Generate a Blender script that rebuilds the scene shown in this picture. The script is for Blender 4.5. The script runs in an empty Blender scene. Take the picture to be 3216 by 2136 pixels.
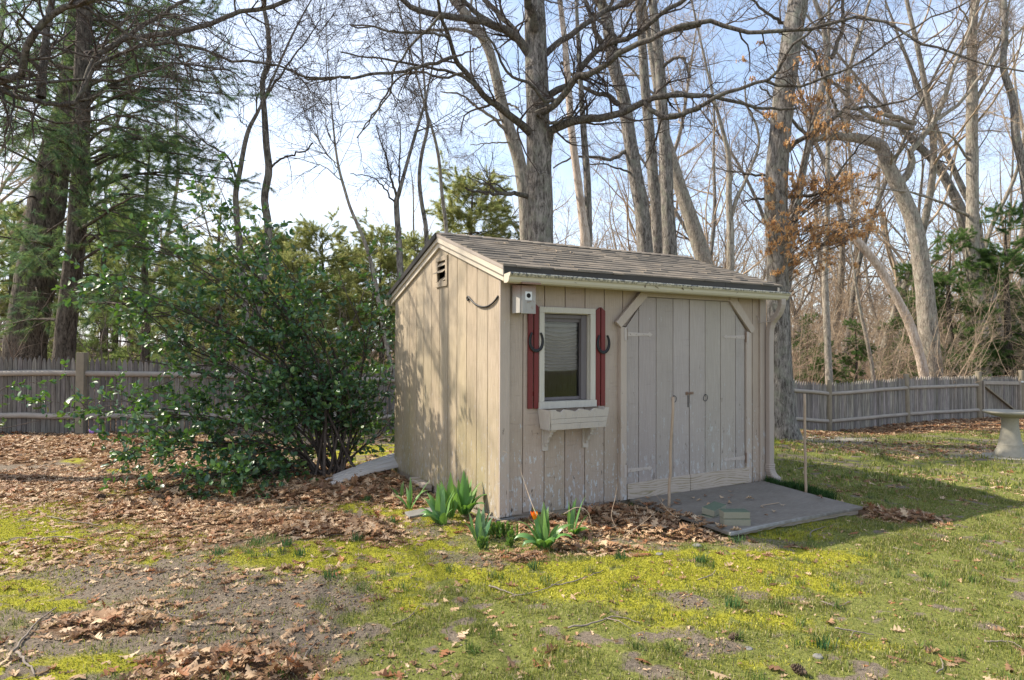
import bpy, math, numpy as np
from mathutils import Matrix, Vector
C = bpy.context.scene
RNG = np.random.default_rng(7)

# ------------------------------------------------------------------ camera
F, PITCH, ROLL, YAW = 2044.14, 0.014467, 0.003739, 0.507614      # focal length in px of the 3216 px wide photograph
EYE = np.array([-2.409, -4.5425, 1.3522])
FW = np.array([math.sin(YAW)*math.cos(PITCH), math.cos(YAW)*math.cos(PITCH), math.sin(PITCH)])
_r = np.array([math.cos(YAW), -math.sin(YAW), 0.0]); _u = np.cross(_r, FW)
RT = _r*math.cos(ROLL) + _u*math.sin(ROLL); UP = -_r*math.sin(ROLL) + _u*math.cos(ROLL)
cam = bpy.data.cameras.new('camera'); cam_o = bpy.data.objects.new('camera', cam); C.collection.objects.link(cam_o)
cam.sensor_width = 36; cam.lens = F/3216*36; cam.clip_end = 900; cam.clip_start = 0.05
M = Matrix(((RT[0], UP[0], -FW[0], EYE[0]), (RT[1], UP[1], -FW[1], EYE[1]), (RT[2], UP[2], -FW[2], EYE[2]), (0, 0, 0, 1)))
cam_o.matrix_world = M
C.camera = cam_o

# ------------------------------------------------------------------ sun, sky, exposure
SUN_AZ, SUN_EL = math.radians(-47.0), math.radians(44.0)          # azimuth from +Y towards +X
SD = Vector((math.sin(SUN_AZ)*math.cos(SUN_EL), math.cos(SUN_AZ)*math.cos(SUN_EL), math.sin(SUN_EL)))
sl = bpy.data.lights.new('sun', 'SUN'); sl.energy = 5.0; sl.angle = math.radians(0.55); sl.color = (1.0, 0.905, 0.76)
so = bpy.data.objects.new('sun', sl); C.collection.objects.link(so); so.location = (-20, 20, 30)
so.rotation_euler = SD.to_track_quat('Z', 'Y').to_euler()
wd = bpy.data.worlds.new('World'); C.world = wd; wd.use_nodes = True
wn = wd.node_tree.nodes; wl = wd.node_tree.links; wn.clear()
def _n(t, **k):
    n = wn.new(t)
    for a, b in k.items(): setattr(n, a, b)
    return n
w_out = _n('ShaderNodeOutputWorld'); w_bg = _n('ShaderNodeBackground'); w_sky = _n('ShaderNodeTexSky', sky_type='NISHITA', sun_disc=False)
w_sky.sun_elevation = SUN_EL; w_sky.sun_rotation = SUN_AZ; w_sky.air_density = 1.0; w_sky.dust_density = 0.6; w_sky.ozone_density = 1.6
w_tc = _n('ShaderNodeTexCoord'); w_map = _n('ShaderNodeMapping'); w_map.inputs['Scale'].default_value = (1, 1, 2.6)
w_no = _n('ShaderNodeTexNoise'); w_no.inputs['Scale'].default_value = 2.1; w_no.inputs['Detail'].default_value = 9; w_no.inputs['Roughness'].default_value = 0.6
w_cr = _n('ShaderNodeValToRGB'); w_cr.color_ramp.elements[0].color = (.17, .17, .17, 1); w_cr.color_ramp.elements[0].position = 0.33; w_cr.color_ramp.elements[1].position = 0.80
w_mix = _n('ShaderNodeMixRGB'); w_mix.inputs[2].default_value = (5.0, 5.3, 5.9, 1)       # sunlit cloud next to the physical sky's radiance
w_sep = _n('ShaderNodeSeparateXYZ'); w_lo = _n('ShaderNodeMapRange')
w_lo.inputs['From Min'].default_value = 0.60; w_lo.inputs['From Max'].default_value = 0.05; w_lo.inputs['To Min'].default_value = -0.06; w_lo.inputs['To Max'].default_value = 0.17
w_dot = _n('ShaderNodeVectorMath', operation='DOT_PRODUCT'); w_dot.inputs[1].default_value = (-0.95, 0.25, 0.0)   # cloud bank on the sunward side
w_mr = _n('ShaderNodeMath', operation='MULTIPLY_ADD'); w_mr.inputs[1].default_value = 0.22; 
w_add = _n('ShaderNodeMath', operation='ADD')
L_ = wl.new
L_(w_tc.outputs['Generated'], w_map.inputs['Vector']); L_(w_map.outputs[0], w_no.inputs['Vector'])
L_(w_tc.outputs['Generated'], w_sep.inputs[0]); L_(w_sep.outputs[2], w_lo.inputs['Value'])
L_(w_tc.outputs['Generated'], w_dot.inputs[0]); L_(w_dot.outputs['Value'], w_mr.inputs[0]); L_(w_lo.outputs[0], w_mr.inputs[2])
L_(w_mr.outputs[0], w_add.inputs[0]); L_(w_no.outputs['Fac'], w_add.inputs[1]); L_(w_add.outputs[0], w_cr.inputs[0])
L_(w_cr.outputs[0], w_mix.inputs[0]); L_(w_sky.outputs[0], w_mix.inputs[1]); L_(w_mix.outputs[0], w_bg.inputs[0]); L_(w_bg.outputs[0], w_out.inputs[0])
w_bg.inputs['Strength'].default_value = 0.15
C.view_settings.view_transform = 'Standard'; C.view_settings.look = 'None'; C.view_settings.gamma = 1; C.view_settings.exposure = 0.88
C.render.engine = 'CYCLES'; C.cycles.max_bounces = 5; C.cycles.diffuse_bounces = 3; C.cycles.glossy_bounces = 2; C.cycles.transmission_bounces = 4
C.cycles.transparent_max_bounces = 8; C.cycles.use_denoising = True; C.cycles.caustics_reflective = False; C.cycles.caustics_refractive = False

# ------------------------------------------------------------------ where a photographed point lies in the place
def ray(sx, sy): return FW + RT*(sx-1608)/F + UP*(1068-sy)/F
def at(sx, sy, depth): return EYE + ray(sx, sy)*depth
def on_x(sx, sy, x): d = ray(sx, sy); return EYE + d*((x-EYE[0])/d[0])
def on_y(sx, sy, y): d = ray(sx, sy); return EYE + d*((y-EYE[1])/d[1])

# ground height: nearly level round the shed, falling away to the fence on the right
def _dl(d, l): return EYE[:2] + FW[:2]*d + RT[:2]*l
_gc = [(_dl(0, 0), 0), (_dl(-6, 0), 0), (_dl(3, -3), 0), (_dl(3, 3), -.03), (_dl(4, 0), 0), (_dl(6, -3), 0), (_dl(6, 4), -.05), (_dl(5, 1), 0), ((0, 0), 0), ((3, 0), 0), ((0, 2.5), 0), ((3.2, 2.5), -.02),
       (_dl(10, -6.6), .03), (_dl(10, -9), .03), (_dl(8, -5), .0), (_dl(10, 3.5), -.05), (_dl(12.2, 5.2), -.26), (_dl(15.6, 7.6), -.61), (_dl(17.4, 12.5), -.49), (_dl(9, 6.9), -.16), (_dl(7.5, 7), -.1), (_dl(10.2, 6.6), -.27), (_dl(13, 9.6), -.42),
       (_dl(12.6, 0), -.25), (_dl(13, -4), -.1), (_dl(20, 0), -.6), (_dl(20, 12), -.6), (_dl(20, -12), -.2), (_dl(30, 0), -.6), (_dl(30, 20), -.6), (_dl(30, -20), -.4), (_dl(14, 20), -.45), (_dl(5, 14), -.15)]
_gx = np.array([g[0] for g in _gc], float); _gz = np.array([g[1] for g in _gc], float)
def GZ(x, y):
    x = np.asarray(x, float); y = np.asarray(y, float); num = 0; den = 0
    for (gx, gy), gz in zip(_gx, _gz):
        w = 1/((x-gx)**2+(y-gy)**2+0.35)**1.6; num = num+w*gz; den = den+w
    return num/den
def G(sx, sy):
    d = ray(sx, sy); t = (0-EYE[2])/d[2]
    for _ in range(25):
        p = EYE+d*t; z = float(GZ(p[0], p[1])); t = t*.5+.5*(z-EYE[2])/d[2]
    return EYE+d*t

# ------------------------------------------------------------------ value noise for layouts
def vnoise(x, y, seed=0):
    xi = np.floor(x).astype(np.int64); yi = np.floor(y).astype(np.int64); fx = x-xi; fy = y-yi
    fx = fx*fx*(3-2*fx); fy = fy*fy*(3-2*fy)
    def h(a, b):
        n = (a*374761393+b*668265263+seed*974711) & 0x7fffffff
        n = ((n ^ (n >> 13))*1274126177) & 0x7fffffff
        return ((n ^ (n >> 16)) & 0xffff)/65535.0
    return (h(xi, yi)*(1-fx)+h(xi+1, yi)*fx)*(1-fy)+(h(xi, yi+1)*(1-fx)+h(xi+1, yi+1)*fx)*fy
def fbm(x, y, seed=0, oct=4):
    a = 0; w = .5
    for i in range(oct): a = a+w*vnoise(x*2**i, y*2**i, seed+i*17); w *= .5
    return a/(1-.5**oct)

# ------------------------------------------------------------------ object helpers
def link(o): C.collection.objects.link(o); return o
def thing(name, label, cat, loc=(0, 0, 0), group=None):
    o = link(bpy.data.objects.new(name, None)); o.location = [float(v) for v in loc]; o['label'] = label; o['category'] = cat
    if group: o['group'] = group
    o.empty_display_size = .1
    return o
def tag(o, label, cat, group=None, kind=None):
    o['label'] = label; o['category'] = cat
    if group: o['group'] = group
    if kind: o['kind'] = kind
    return o
def raw(name, V, faces, mat, parent=None, smooth=False, col=None, loc=None):
    """one mesh object from numpy arrays; faces is a list of (M,k) index arrays; V in world space"""
    V = np.asarray(V, np.float32).reshape(-1, 3)
    off = np.array(parent.location if parent is not None else (loc if loc is not None else (0, 0, 0)), np.float32)
    if parent is not None and parent.parent is not None: off = off+np.array(parent.parent.location, np.float32)
    me = bpy.data.meshes.new(name); me.vertices.add(len(V)); me.vertices.foreach_set('co', (V-off).ravel())
    fl = [np.asarray(f, np.int32) for f in faces if len(f)]
    ks = np.concatenate([np.full(len(f), f.shape[1], np.int32) for f in fl]); st = np.concatenate([[0], np.cumsum(ks)[:-1]]).astype(np.int32)
    idx = np.concatenate([f.ravel() for f in fl])
    me.loops.add(len(idx)); me.loops.foreach_set('vertex_index', idx); me.polygons.add(len(ks)); me.polygons.foreach_set('loop_start', st)
    me.update(calc_edges=True)
    if smooth: me.polygons.foreach_set('use_smooth', np.ones(len(ks), bool))
    if col is not None:
        ca = me.color_attributes.new('Col', 'FLOAT_COLOR', 'POINT'); c4 = np.ones((len(V), 4), np.float32); c4[:, :col.shape[1]] = col
        ca.data.foreach_set('color', c4.ravel())
    me.materials.append(mat)
    o = link(bpy.data.objects.new(name, me))
    if parent is not None: o.parent = parent
    elif loc is not None: o.location = [float(v) for v in loc]
    return o
class MB:
    """collects shaped pieces of one part"""
    def __init__(s): s.v = []; s.f = []; s.c = []; s.cur = (1, 1, 1)
    def add(s, vs, fs):
        b = len(s.v); s.v += [tuple(map(float, p)) for p in vs]; s.f += [tuple(b+i for i in f) for f in fs]; s.c += [s.cur]*len(vs)
    def box(s, x0, x1, y0, y1, z0, z1):
        s.add([(x0, y0, z0), (x1, y0, z0), (x1, y1, z0), (x0, y1, z0), (x0, y0, z1), (x1, y0, z1), (x1, y1, z1), (x0, y1, z1)],
              [(0, 3, 2, 1), (4, 5, 6, 7), (0, 1, 5, 4), (1, 2, 6, 5), (2, 3, 7, 6), (3, 0, 4, 7)])
    def hexa(s, b, t):            # bottom four and top four corners
        s.add(list(b)+list(t), [(0, 3, 2, 1), (4, 5, 6, 7), (0, 1, 5, 4), (1, 2, 6, 5), (2, 3, 7, 6), (3, 0, 4, 7)])
    def bar(s, a, b, w, h, up=(0, 0, 1)):      # oriented box along a-b
        a = np.array(a, float); b = np.array(b, float); t = b-a; t /= np.linalg.norm(t); n = np.cross(np.array(up, float), t)
        if np.linalg.norm(n) < 1e-4: n = np.cross((1, 0, 0), t)
        n /= np.linalg.norm(n); m = np.cross(t, n); q = [(-1, -1), (1, -1), (1, 1), (-1, 1)]
        s.hexa([a+n*i*w/2+m*j*h/2 for i, j in q], [b+n*i*w/2+m*j*h/2 for i, j in q])
    def prism(s, poly, d):        # polygon (3d points) extruded by vector d
        p = [np.array(v, float) for v in poly]; n = len(p); d = np.array(d, float)
        s.add(p+[v+d for v in p], [tuple(range(n))[::-1], tuple(range(n, 2*n))]+[(i, (i+1) % n, (i+1) % n+n, i+n) for i in range(n)])
    def tube(s, pts, r, k=8, cap=True, flat=None):
        pts = np.array(pts, float); n = len(pts); r = np.broadcast_to(np.array(r, float), (n,))
        T = np.gradient(pts, axis=0); T /= np.linalg.norm(T, axis=1)[:, None]; mt = T.mean(0); ref = np.eye(3)[np.argmin(abs(mt))]
        vs = []
        for i in range(n):
            n1 = np.cross(T[i], ref); n1 /= np.linalg.norm(n1); n2 = np.cross(T[i], n1)
            for j in range(k): a = 2*math.pi*j/k; vs.append(pts[i]+r[i]*(n1*math.cos(a)+n2*math.sin(a)))
        fs = [(i*k+j, i*k+(j+1) % k, (i+1)*k+(j+1) % k, (i+1)*k+j) for i in range(n-1) for j in range(k)]
        if cap: fs += [tuple(range(k))[::-1], tuple(range((n-1)*k, n*k))]
        s.add(vs, fs)
    def lathe(s, prof, c=(0, 0, 0), k=32):
        vs = [(c[0]+r*math.cos(2*math.pi*j/k), c[1]+r*math.sin(2*math.pi*j/k), c[2]+z) for r, z in prof for j in range(k)]
        n = len(prof)
        s.add(vs, [(i*k+j, i*k+(j+1) % k, (i+1)*k+(j+1) % k, (i+1)*k+j) for i in range(n-1) for j in range(k)]+[tuple(range(k))[::-1], tuple(range((n-1)*k, n*k))])
    def grid(s, P):               # (n,m,3) sheet
        P = np.asarray(P, float); n, m = P.shape[:2]; s.add(P.reshape(-1, 3), [(i*m+j, i*m+j+1, (i+1)*m+j+1, (i+1)*m+j) for i in range(n-1) for j in range(m-1)])
    def build(s, name, mat, parent=None, smooth=False, bevel=0, loc=None, solid=0):
        off = np.array(parent.location if parent is not None else (loc if loc is not None else (0, 0, 0)))
        pp = parent
        while pp is not None and pp.parent is not None: pp = pp.parent; off = off+np.array(pp.location)
        me = bpy.data.meshes.new(name); me.from_pydata([tuple(np.array(p)-off) for p in s.v], [], s.f); me.validate()
        if smooth: me.polygons.foreach_set('use_smooth', [True]*len(me.polygons))
        if any(c != (1, 1, 1) for c in s.c):
            ca = me.color_attributes.new('Col', 'FLOAT_COLOR', 'POINT'); ca.data.foreach_set('color', [x for c in s.c for x in (*c, 1)])
        me.materials.append(mat); o = link(bpy.data.objects.new(name, me))
        if parent is not None: o.parent = parent
        elif loc is not None: o.location = [float(v) for v in loc]
        if solid: m = o.modifiers.new('thick', 'SOLIDIFY'); m.thickness = solid; m.offset = 0
        if bevel: m = o.modifiers.new('edge', 'BEVEL'); m.width = bevel; m.segments = 2; m.limit_method = 'ANGLE'; m.angle_limit = math.radians(40)
        return o

# ------------------------------------------------------------------ materials
class NT:
    def __init__(s, name, rough=.85, spec=.3):
        s.m = bpy.data.materials.new(name); s.m.use_nodes = True; s.n = s.m.node_tree.nodes; s.l = s.m.node_tree.links
        s.b = s.n['Principled BSDF']; s.b.inputs['Roughness'].default_value = rough; s.b.inputs['Specular IOR Level'].default_value = spec
        s.tc = None
    def new(s, t, **k):
        n = s.n.new(t)
        for a, b in k.items(): setattr(n, a, b)
        return n
    def obj(s, scale=(1, 1, 1)):
        if s.tc is None: s.tc = s.new('ShaderNodeTexCoord')
        mp = s.new('ShaderNodeMapping'); mp.inputs['Scale'].default_value = scale; s.l.new(s.tc.outputs['Object'], mp.inputs[0]); return mp.outputs[0]
    def noise(s, scale, detail=4, vec=(1, 1, 1), rough=.55, dist=0):
        n = s.new('ShaderNodeTexNoise'); n.inputs['Scale'].default_value = scale; n.inputs['Detail'].default_value = detail; n.inputs['Roughness'].default_value = rough
        n.inputs['Distortion'].default_value = dist; s.l.new(s.obj(vec), n.inputs['Vector']); return n.outputs['Fac']
    def ramp(s, fac, stops):
        r = s.new('ShaderNodeValToRGB'); e = r.color_ramp.elements
        while len(e) < len(stops): e.new(.5)
        for i, (p, c) in enumerate(stops): e[i].position = p; e[i].color = (*c, 1) if hasattr(c, '__len__') else (c, c, c, 1)
        s.l.new(fac, r.inputs[0]); return r.outputs[0]
    def mix(s, fac, a, b, mode='MIX'):
        n = s.new('ShaderNodeMixRGB', blend_type=mode)
        for i, v in ((0, fac), (1, a), (2, b)):
            if hasattr(v, 'node'): s.l.new(v, n.inputs[i])
            elif i == 0: n.inputs[0].default_value = v
            else: n.inputs[i].default_value = (*v, 1)
        return n.outputs[0]
    def math(s, op, a, b=0, c=0):
        n = s.new('ShaderNodeMath', operation=op)
        for i, v in enumerate((a, b, c)):
            if hasattr(v, 'node'): s.l.new(v, n.inputs[i])
            else: n.inputs[i].default_value = v
        return n.outputs[0]
    def sep(s, axis):
        if s.tc is None: s.tc = s.new('ShaderNodeTexCoord')
        n = s.new('ShaderNodeSeparateXYZ'); s.l.new(s.tc.outputs['Object'], n.inputs[0]); return n.outputs[axis]
    def attr(s, ch=None):
        a = s.new('ShaderNodeVertexColor'); a.layer_name = 'Col'
        if ch is None: return a.outputs[0]
        n = s.new('ShaderNodeSeparateColor'); s.l.new(a.outputs[0], n.inputs[0]); return n.outputs[ch]
    def bump(s, h, dist=.01, strength=.6):
        n = s.new('ShaderNodeBump'); n.inputs['Distance'].default_value = dist; n.inputs['Strength'].default_value = strength
        s.l.new(h, n.inputs['Height']); s.l.new(n.outputs[0], s.b.inputs['Normal'])
    def color(s, c):
        if hasattr(c, 'node'): s.l.new(c, s.b.inputs['Base Color'])
        else: s.b.inputs['Base Color'].default_value = (*c, 1)
        return s.m
    def rough(s, v): s.l.new(v, s.b.inputs['Roughness'])
MT = {}
def paint(name, base, dark, horiz=0, peel=0, mould=0, rough=.7, grain=(30, 30, 2), boards=0):
    """weathered painted timber: vertical grain, saw marks, flaking low down, green mould"""
    t = NT(name, rough, .35); g = t.noise(3, 6, grain, .6); blot = t.noise(1.6, 4)
    c = t.mix(t.ramp(g, [(.3, 0), (.75, 1)]), dark, base); c = t.mix(t.math('MULTIPLY', t.ramp(blot, [(.4, 0), (.7, 1)]), .35), c, tuple(v*.8 for v in dark))
    h = g
    if horiz:
        s_ = t.noise(4, 3, (1.2, 1.2, 48), .7); k = t.ramp(s_, [(.30, 1), (.40, 0)]); c = t.mix(t.math('MULTIPLY', k, .5*horiz), c, tuple(v*.55 for v in dark)); h = t.math('SUBTRACT', g, t.math('MULTIPLY', k, .8*horiz))
    if mould:
        z = t.ramp(t.math('MULTIPLY', t.sep(2), .45), [(.0, 1), (.75, 0)]); mm = t.math('MULTIPLY', z, t.ramp(t.noise(2.4, 5, (1, 1, .45)), [(.38, 0), (.62, 1)]))
        c = t.mix(t.math('MULTIPLY', mm, mould), c, (.31, .265, .13)); dk = t.ramp(t.noise(7, 5, (3, 3, .35)), [(.56, 0), (.70, 1)])
        c = t.mix(t.math('MULTIPLY', dk, .35*mould), c, (.20, .155, .09))
    if peel:
        z = t.ramp(t.math('MULTIPLY', t.sep(2), .5), [(.0, 1), (.62, 0)]); p = t.ramp(t.math('ADD', t.noise(13, 7, (2.2, 2.2, .9), .75), t.math('MULTIPLY', z, .12)), [(.645, 0), (.67, 1)])
        c = t.mix(t.math('MULTIPLY', p, peel), c, (.50, .505, .50)); h = t.math('SUBTRACT', h, t.math('MULTIPLY', p, .5))
        p2 = t.ramp(t.math('ADD', t.noise(9, 6, (3, 3, .9), .7), t.math('MULTIPLY', z, .10)), [(.69, 0), (.71, 1)]); c = t.mix(t.math('MULTIPLY', p2, peel), c, (.10, .08, .06))
    if boards: c = t.mix(1.0, c, t.attr(), 'MULTIPLY')
    t.bump(h, .006, .5); MT[name] = t.color(c); return MT[name]
paint('siding_front', (.465, .375, .305), (.365, .29, .235), horiz=1, peel=1, mould=.14, boards=1)
paint('siding_gable', (.53, .44, .325), (.31, .245, .17), horiz=.25, peel=.5, mould=.72, boards=1)
paint('door_paint', (.415, .362, .32), (.345, .30, .265), horiz=.6, peel=.6, boards=1)
paint('trim_tan', (.47, .39, .32), (.40, .33, .27), peel=.75)
paint('cream_trim', (.60, .53, .43), (.52, .455, .365), peel=.2)
paint('white_trim', (.56, .52, .44), (.46, .425, .36), peel=.55)
paint('grey_sash', (.17, .15, .15), (.13, .115, .115))
paint('red_paint', (.17, .024, .02), (.13, .018, .016), rough=.55)
paint('box_paint', (.50, .455, .40), (.46, .41, .36), peel=.15)
def plain(name, c, rough=.6, var=.25, scale=12, bump=0, spec=.4, metal=0):
    t = NT(name, rough, spec); n = t.noise(scale, 5); t.b.inputs['Metallic'].default_value = metal
    if bump: t.bump(n, bump, .7)
    MT[name] = t.color(t.mix(n, tuple(v*(1-var) for v in c), tuple(v*(1+var) for v in c))); return MT[name]
plain('iron', (.018, .018, .02), .5, .5, 40, .002)
plain('rust', (.20, .13, .09), .8, .5, 60, .002)
plain('dark_void', (.012, .011, .01), .9)
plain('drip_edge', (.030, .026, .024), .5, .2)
plain('drip_tan', (.34, .29, .25), .6, .15)
plain('vinyl', (.56, .53, .50), .5, .1, 5)
plain('stick', (.20, .165, .135), .9, .4, 30, .004)
plain('stake', (.36, .27, .19), .8, .25, 20, .003)
plain('stone', (.17, .165, .15), .9, .35, 10, .02)
plain('gravel', (.48, .43, .36), .95, .35, 60, .01)
plain('shade_cloth', (.50, .47, .41), .9, .15, 8)
# ================================================================== the garden shed
br_ = np.random.default_rng(2)
def tone(b): v = br_.uniform(.90, 1.06); b.cur = (v, v*br_.uniform(.985, 1.01), v*br_.uniform(.96, 1.02))
def gmb(): b = MB(); b.cur = (.97, .97, .97); return b
LX, WY, RY, RZ = 3.06, 2.50, 1.19, 2.450        # length, depth, ridge position and height
SL = (RZ-2.000)/(RY+.15)                       # roof slope
def roofz(y): return RZ-abs(y-RY)*SL
shed = thing('garden_shed', 'weathered tan wooden garden shed with shingled gable roof and double doors', 'shed', (0, 0, 0))
# floor and hidden walls
b = gmb(); b.box(.03, LX-.03, .03, WY-.03, .03, .07); b.build('floor', MT['siding_gable'], shed)
b = gmb(); b.prism([(LX-.02, 0, .02), (LX-.02, WY, .02), (LX-.02, WY, roofz(WY)-.06), (LX-.02, RY, RZ-.06), (LX-.02, 0, roofz(0)-.06)], (.02, 0, 0))
b.box(.01, LX-.02, WY-.02, WY, .02, roofz(WY)-.06); b.build('rear_wall', MT['siding_gable'], shed)
# gable wall of grooved boards
b = gmb(); top = lambda y: roofz(y)-.045
b.prism([(.012, .01, .02), (.012, WY-.02, .02), (.012, WY-.02, top(WY)), (.012, 1.27, top(1.27)), (.012, 1.27, 1.985), (.012, 1.03, 1.985), (.012, 1.03, top(1.03)), (.012, .01, top(0))], (.012, 0, 0))
b.prism([(.012, 1.03, 2.19), (.012, 1.27, 2.19), (.012, 1.27, top(1.27)), (.012, RY, top(RY)), (.012, 1.03, top(1.03))], (.012, 0, 0))
gr = [0]+[.196+.2032*i for i in range(12)]+[WY]
for i in range(len(gr)-1):
    y0, y1 = gr[i]+.0045, gr[i+1]-.0045; z0 = .02+.006*math.sin(i*2.3)
    if i == 0: y0 = 0
    tone(b)
    def pc(a, c, lo, hi=None):
        q = [(a, lo), (c, lo)]+([(c, top(c))]+([(RY, top(RY))] if a < RY < c else [])+[(a, top(a))] if hi is None else [(c, hi), (a, hi)])
        b.prism([(0, y, z) for y, z in q], (.0125, 0, 0))
    if y1 < 1.03 or y0 > 1.27: pc(y0, y1, z0)
    else:
        for a, c in ((y0, min(y1, 1.03)), (max(y0, 1.27), y1)):
            if c-a > .01: pc(a, c, z0)
        a, c = max(y0, 1.03), min(y1, 1.27)
        if c-a > .01: pc(a, c, z0, 1.985); pc(a, c, 2.19)
b.build('gable_wall', MT['siding_gable'], shed, bevel=.0015)
# front wall of grooved boards round the window opening
WX0, WX1, WZ0, WZ1 = .405, .875, .915, 1.655
b = gmb(); FT = 1.915
b.box(.02, WX0, .012, .022, .02, FT); b.box(WX1, 1.25, .012, .022, .02, FT); b.box(WX0, WX1, .012, .022, .02, WZ0); b.box(WX0, WX1, .012, .022, WZ1, FT)
b.box(2.74, LX, .012, .022, .02, FT); b.box(1.25, 2.74, .012, .022, 1.80, FT)
xs = [.0, .2197, .423, .626, .829, 1.033, 1.236, 1.44]
for a, c in zip(xs[:-1], xs[1:]):
    a += .0045; c -= .0045; tone(b)
    z0 = .03+.012*math.sin(a*9)
    if c < WX0 or a > WX1: b.box(a, c, 0, .0125, z0 if a < 1.2 else 1.56, FT)
    else:
        if a < WX0: b.box(a, WX0, 0, .0125, z0, FT)
        if c > WX1: b.box(WX1, c, 0, .0125, z0, FT)
        aa, cc = max(a, WX0), min(c, WX1); b.box(aa, cc, 0, .0125, z0, WZ0); b.box(aa, cc, 0, .0125, WZ1, FT)
for a, c in ((2.45, 2.678), (2.685, 2.88)): b.box(a, c, 0, .0125, 1.5 if a < 2.6 else .03, FT)
b.box(2.887, LX, 0, .0125, .03, FT)
b.build('front_wall', MT['siding_front'], shed, bevel=.0015)
b = MB(); b.box(.0, .088, -.02, -.001, .03, 1.90); b.build('corner_trim', MT['trim_tan'], shed, bevel=.002)
b = MB(); b.box(2.975, LX+.004, -.02, -.001, .03, 1.90); b.build('corner_trim', MT['trim_tan'], shed, bevel=.002)
b = MB(); b.box(.0, LX, -.06, -.0, 1.905, 1.93); b.box(0, LX, -.125, -.06, 1.905, 1.95); b.build('fascia', MT['trim_tan'], shed)
# gable rake trims
def rake(x0, x1, off0, off1, ya, yb, name, mat, x=0):
    b = MB()
    for s0, s1 in ((ya, RY), (RY, yb)):
        b.prism([(x0, s0, roofz(s0)-off0), (x0, s1, roofz(s1)-off0), (x0, s1, roofz(s1)-off1), (x0, s0, roofz(s0)-off1)], (x1-x0, 0, 0))
    return b.build(name, mat, shed, bevel=.0015)
rake(-.022, -.001, .045, .132, -.115, WY+.07, 'inner_rake_board', MT['cream_trim'])
rake(-.040, -.0225, .022, .082, -.135, WY+.12, 'rake_board', MT['cream_trim'])
b = MB(); b.prism([(-.046, -.145, roofz(-.145)-.002), (-.046, RY, RZ-.002), (-.046, RY, RZ-.030), (-.046, -.145, roofz(-.145)-.030)], (.010, 0, 0)); b.build('rake_drip_edge', MT['drip_tan'], shed)
b = MB(); b.prism([(-.062, RY+.002, RZ+.004), (-.062, WY+.15, roofz(WY+.15)+.004), (-.062, WY+.15, roofz(WY+.15)-.046), (-.062, RY+.002, RZ-.046)], (.02, 0, 0)); b.build('rake_drip_edge', MT['drip_edge'], shed)
b = MB()
for s0, s1 in ((-.15, RY), (RY, WY+.16)):
    b.prism([(LX+.02, s0, roofz(s0)-.02), (LX+.02, s1, roofz(s1)-.02), (LX+.02, s1, roofz(s1)-.11), (LX+.02, s0, roofz(s0)-.11)], (.02, 0, 0))
b.build('far_rake_board', MT['cream_trim'], shed)
# roof: deck, shingles laid in courses, ridge caps
roof = MB(); XA, XB = -.04, 3.145
for s0, s1 in ((-.14, RY), (RY, WY+.15)):
    roof.prism([(XA, s0, roofz(s0)-.012), (XA, s1, roofz(s1)-.012), (XA, s1, roofz(s1)-.030), (XA, s0, roofz(s0)-.030)], (XB-XA, 0, 0))
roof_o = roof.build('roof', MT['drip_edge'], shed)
t = NT('shingle', .95, .15); nz = t.noise(90, 3); t.bump(nz, .004, .8)
t.color(t.mix(t.ramp(t.noise(5, 5), [(.35, 0), (.7, .35)]), t.mix(t.ramp(nz, [(.3, 0), (.8, .5)]), t.attr(), (.10, .085, .07)), (.36, .30, .23))); MT['shingle'] = t.m
rg = np.random.default_rng(3); b = MB(); slen = (RY+.15)/math.cos(math.atan(SL)); NC = 12; ex = slen/NC; ca, sa = math.cos(math.atan(SL)), math.sin(math.atan(SL))
for side in (0, 1):
    def rp(x, s, h):       # s: distance down from the ridge
        y = RY-s*ca if side == 0 else RY+s*ca
        return (x, y, RZ-s*sa+h)
    for c in range(NC+ (1 if side else 0)):
        s0 = c*ex; s1 = s0+ex+.004; x = XA-.003-rg.uniform(0, .1); k = 0
        while x < XB:
            w = rg.uniform(.09, .24); xa, xb = max(x, XA-.004), min(x+w, XB+.004+rg.uniform(-.004, .004)); x += w+.003; k += 1
            if xb-xa < .01: continue
            th = rg.choice([.005, .012], p=[.6, .4])+rg.uniform(0, .002); e = rg.uniform(-.005, .004)*(1 if th > .008 else 2); v = rg.uniform(.92, 1.08)*(1 if th > .008 else .8)
            base = np.array([(.225, .195, .160), (.20, .174, .146), (.245, .210, .172), (.182, .162, .138)][rg.integers(4)])*v*.80; b.cur = tuple(base)
            lo, hi = -.006, .001+rg.uniform(0, .0006)
            q = [rp(xa, s0, lo), rp(xb, s0, lo), rp(xb, s1+e, lo), rp(xa, s1+e, lo)]
            q2 = [rp(xa, s0, hi), rp(xb, s0, hi), rp(xb, s1+e+rg.uniform(-.002, .002), th+rg.uniform(0, .002)), rp(xa, s1+e, th+rg.uniform(0, .002))]
            if side: q, q2 = q[::-1], q2[::-1]
            b.hexa(q, q2)
b.build('shingles', MT['shingle'], shed)
b = MB(); x = XA-.004
while x < XB-.02:
    w = .14; b.cur = tuple(np.array((.18, .155, .13))*rg.uniform(.8, 1.1)); x1 = min(x+w, XB)
    for sgn in (-1, 1):
        y1 = RY+sgn*.12*ca; z1 = RZ-.12*sa
        q = [(x, RY, RZ+.006), (x1+.01, RY, RZ+.009), (x1+.01, y1, z1+.012), (x, y1, z1+.008)]; q2 = [(p[0], p[1], p[2]+.006+(.004 if i in (1, 2) else 0)) for i, p in enumerate(q)]
        b.hexa(q if sgn < 0 else q[::-1], q2 if sgn < 0 else q2[::-1])
    x = x1+.001
b.build('ridge_cap', MT['shingle'], shed)
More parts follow.
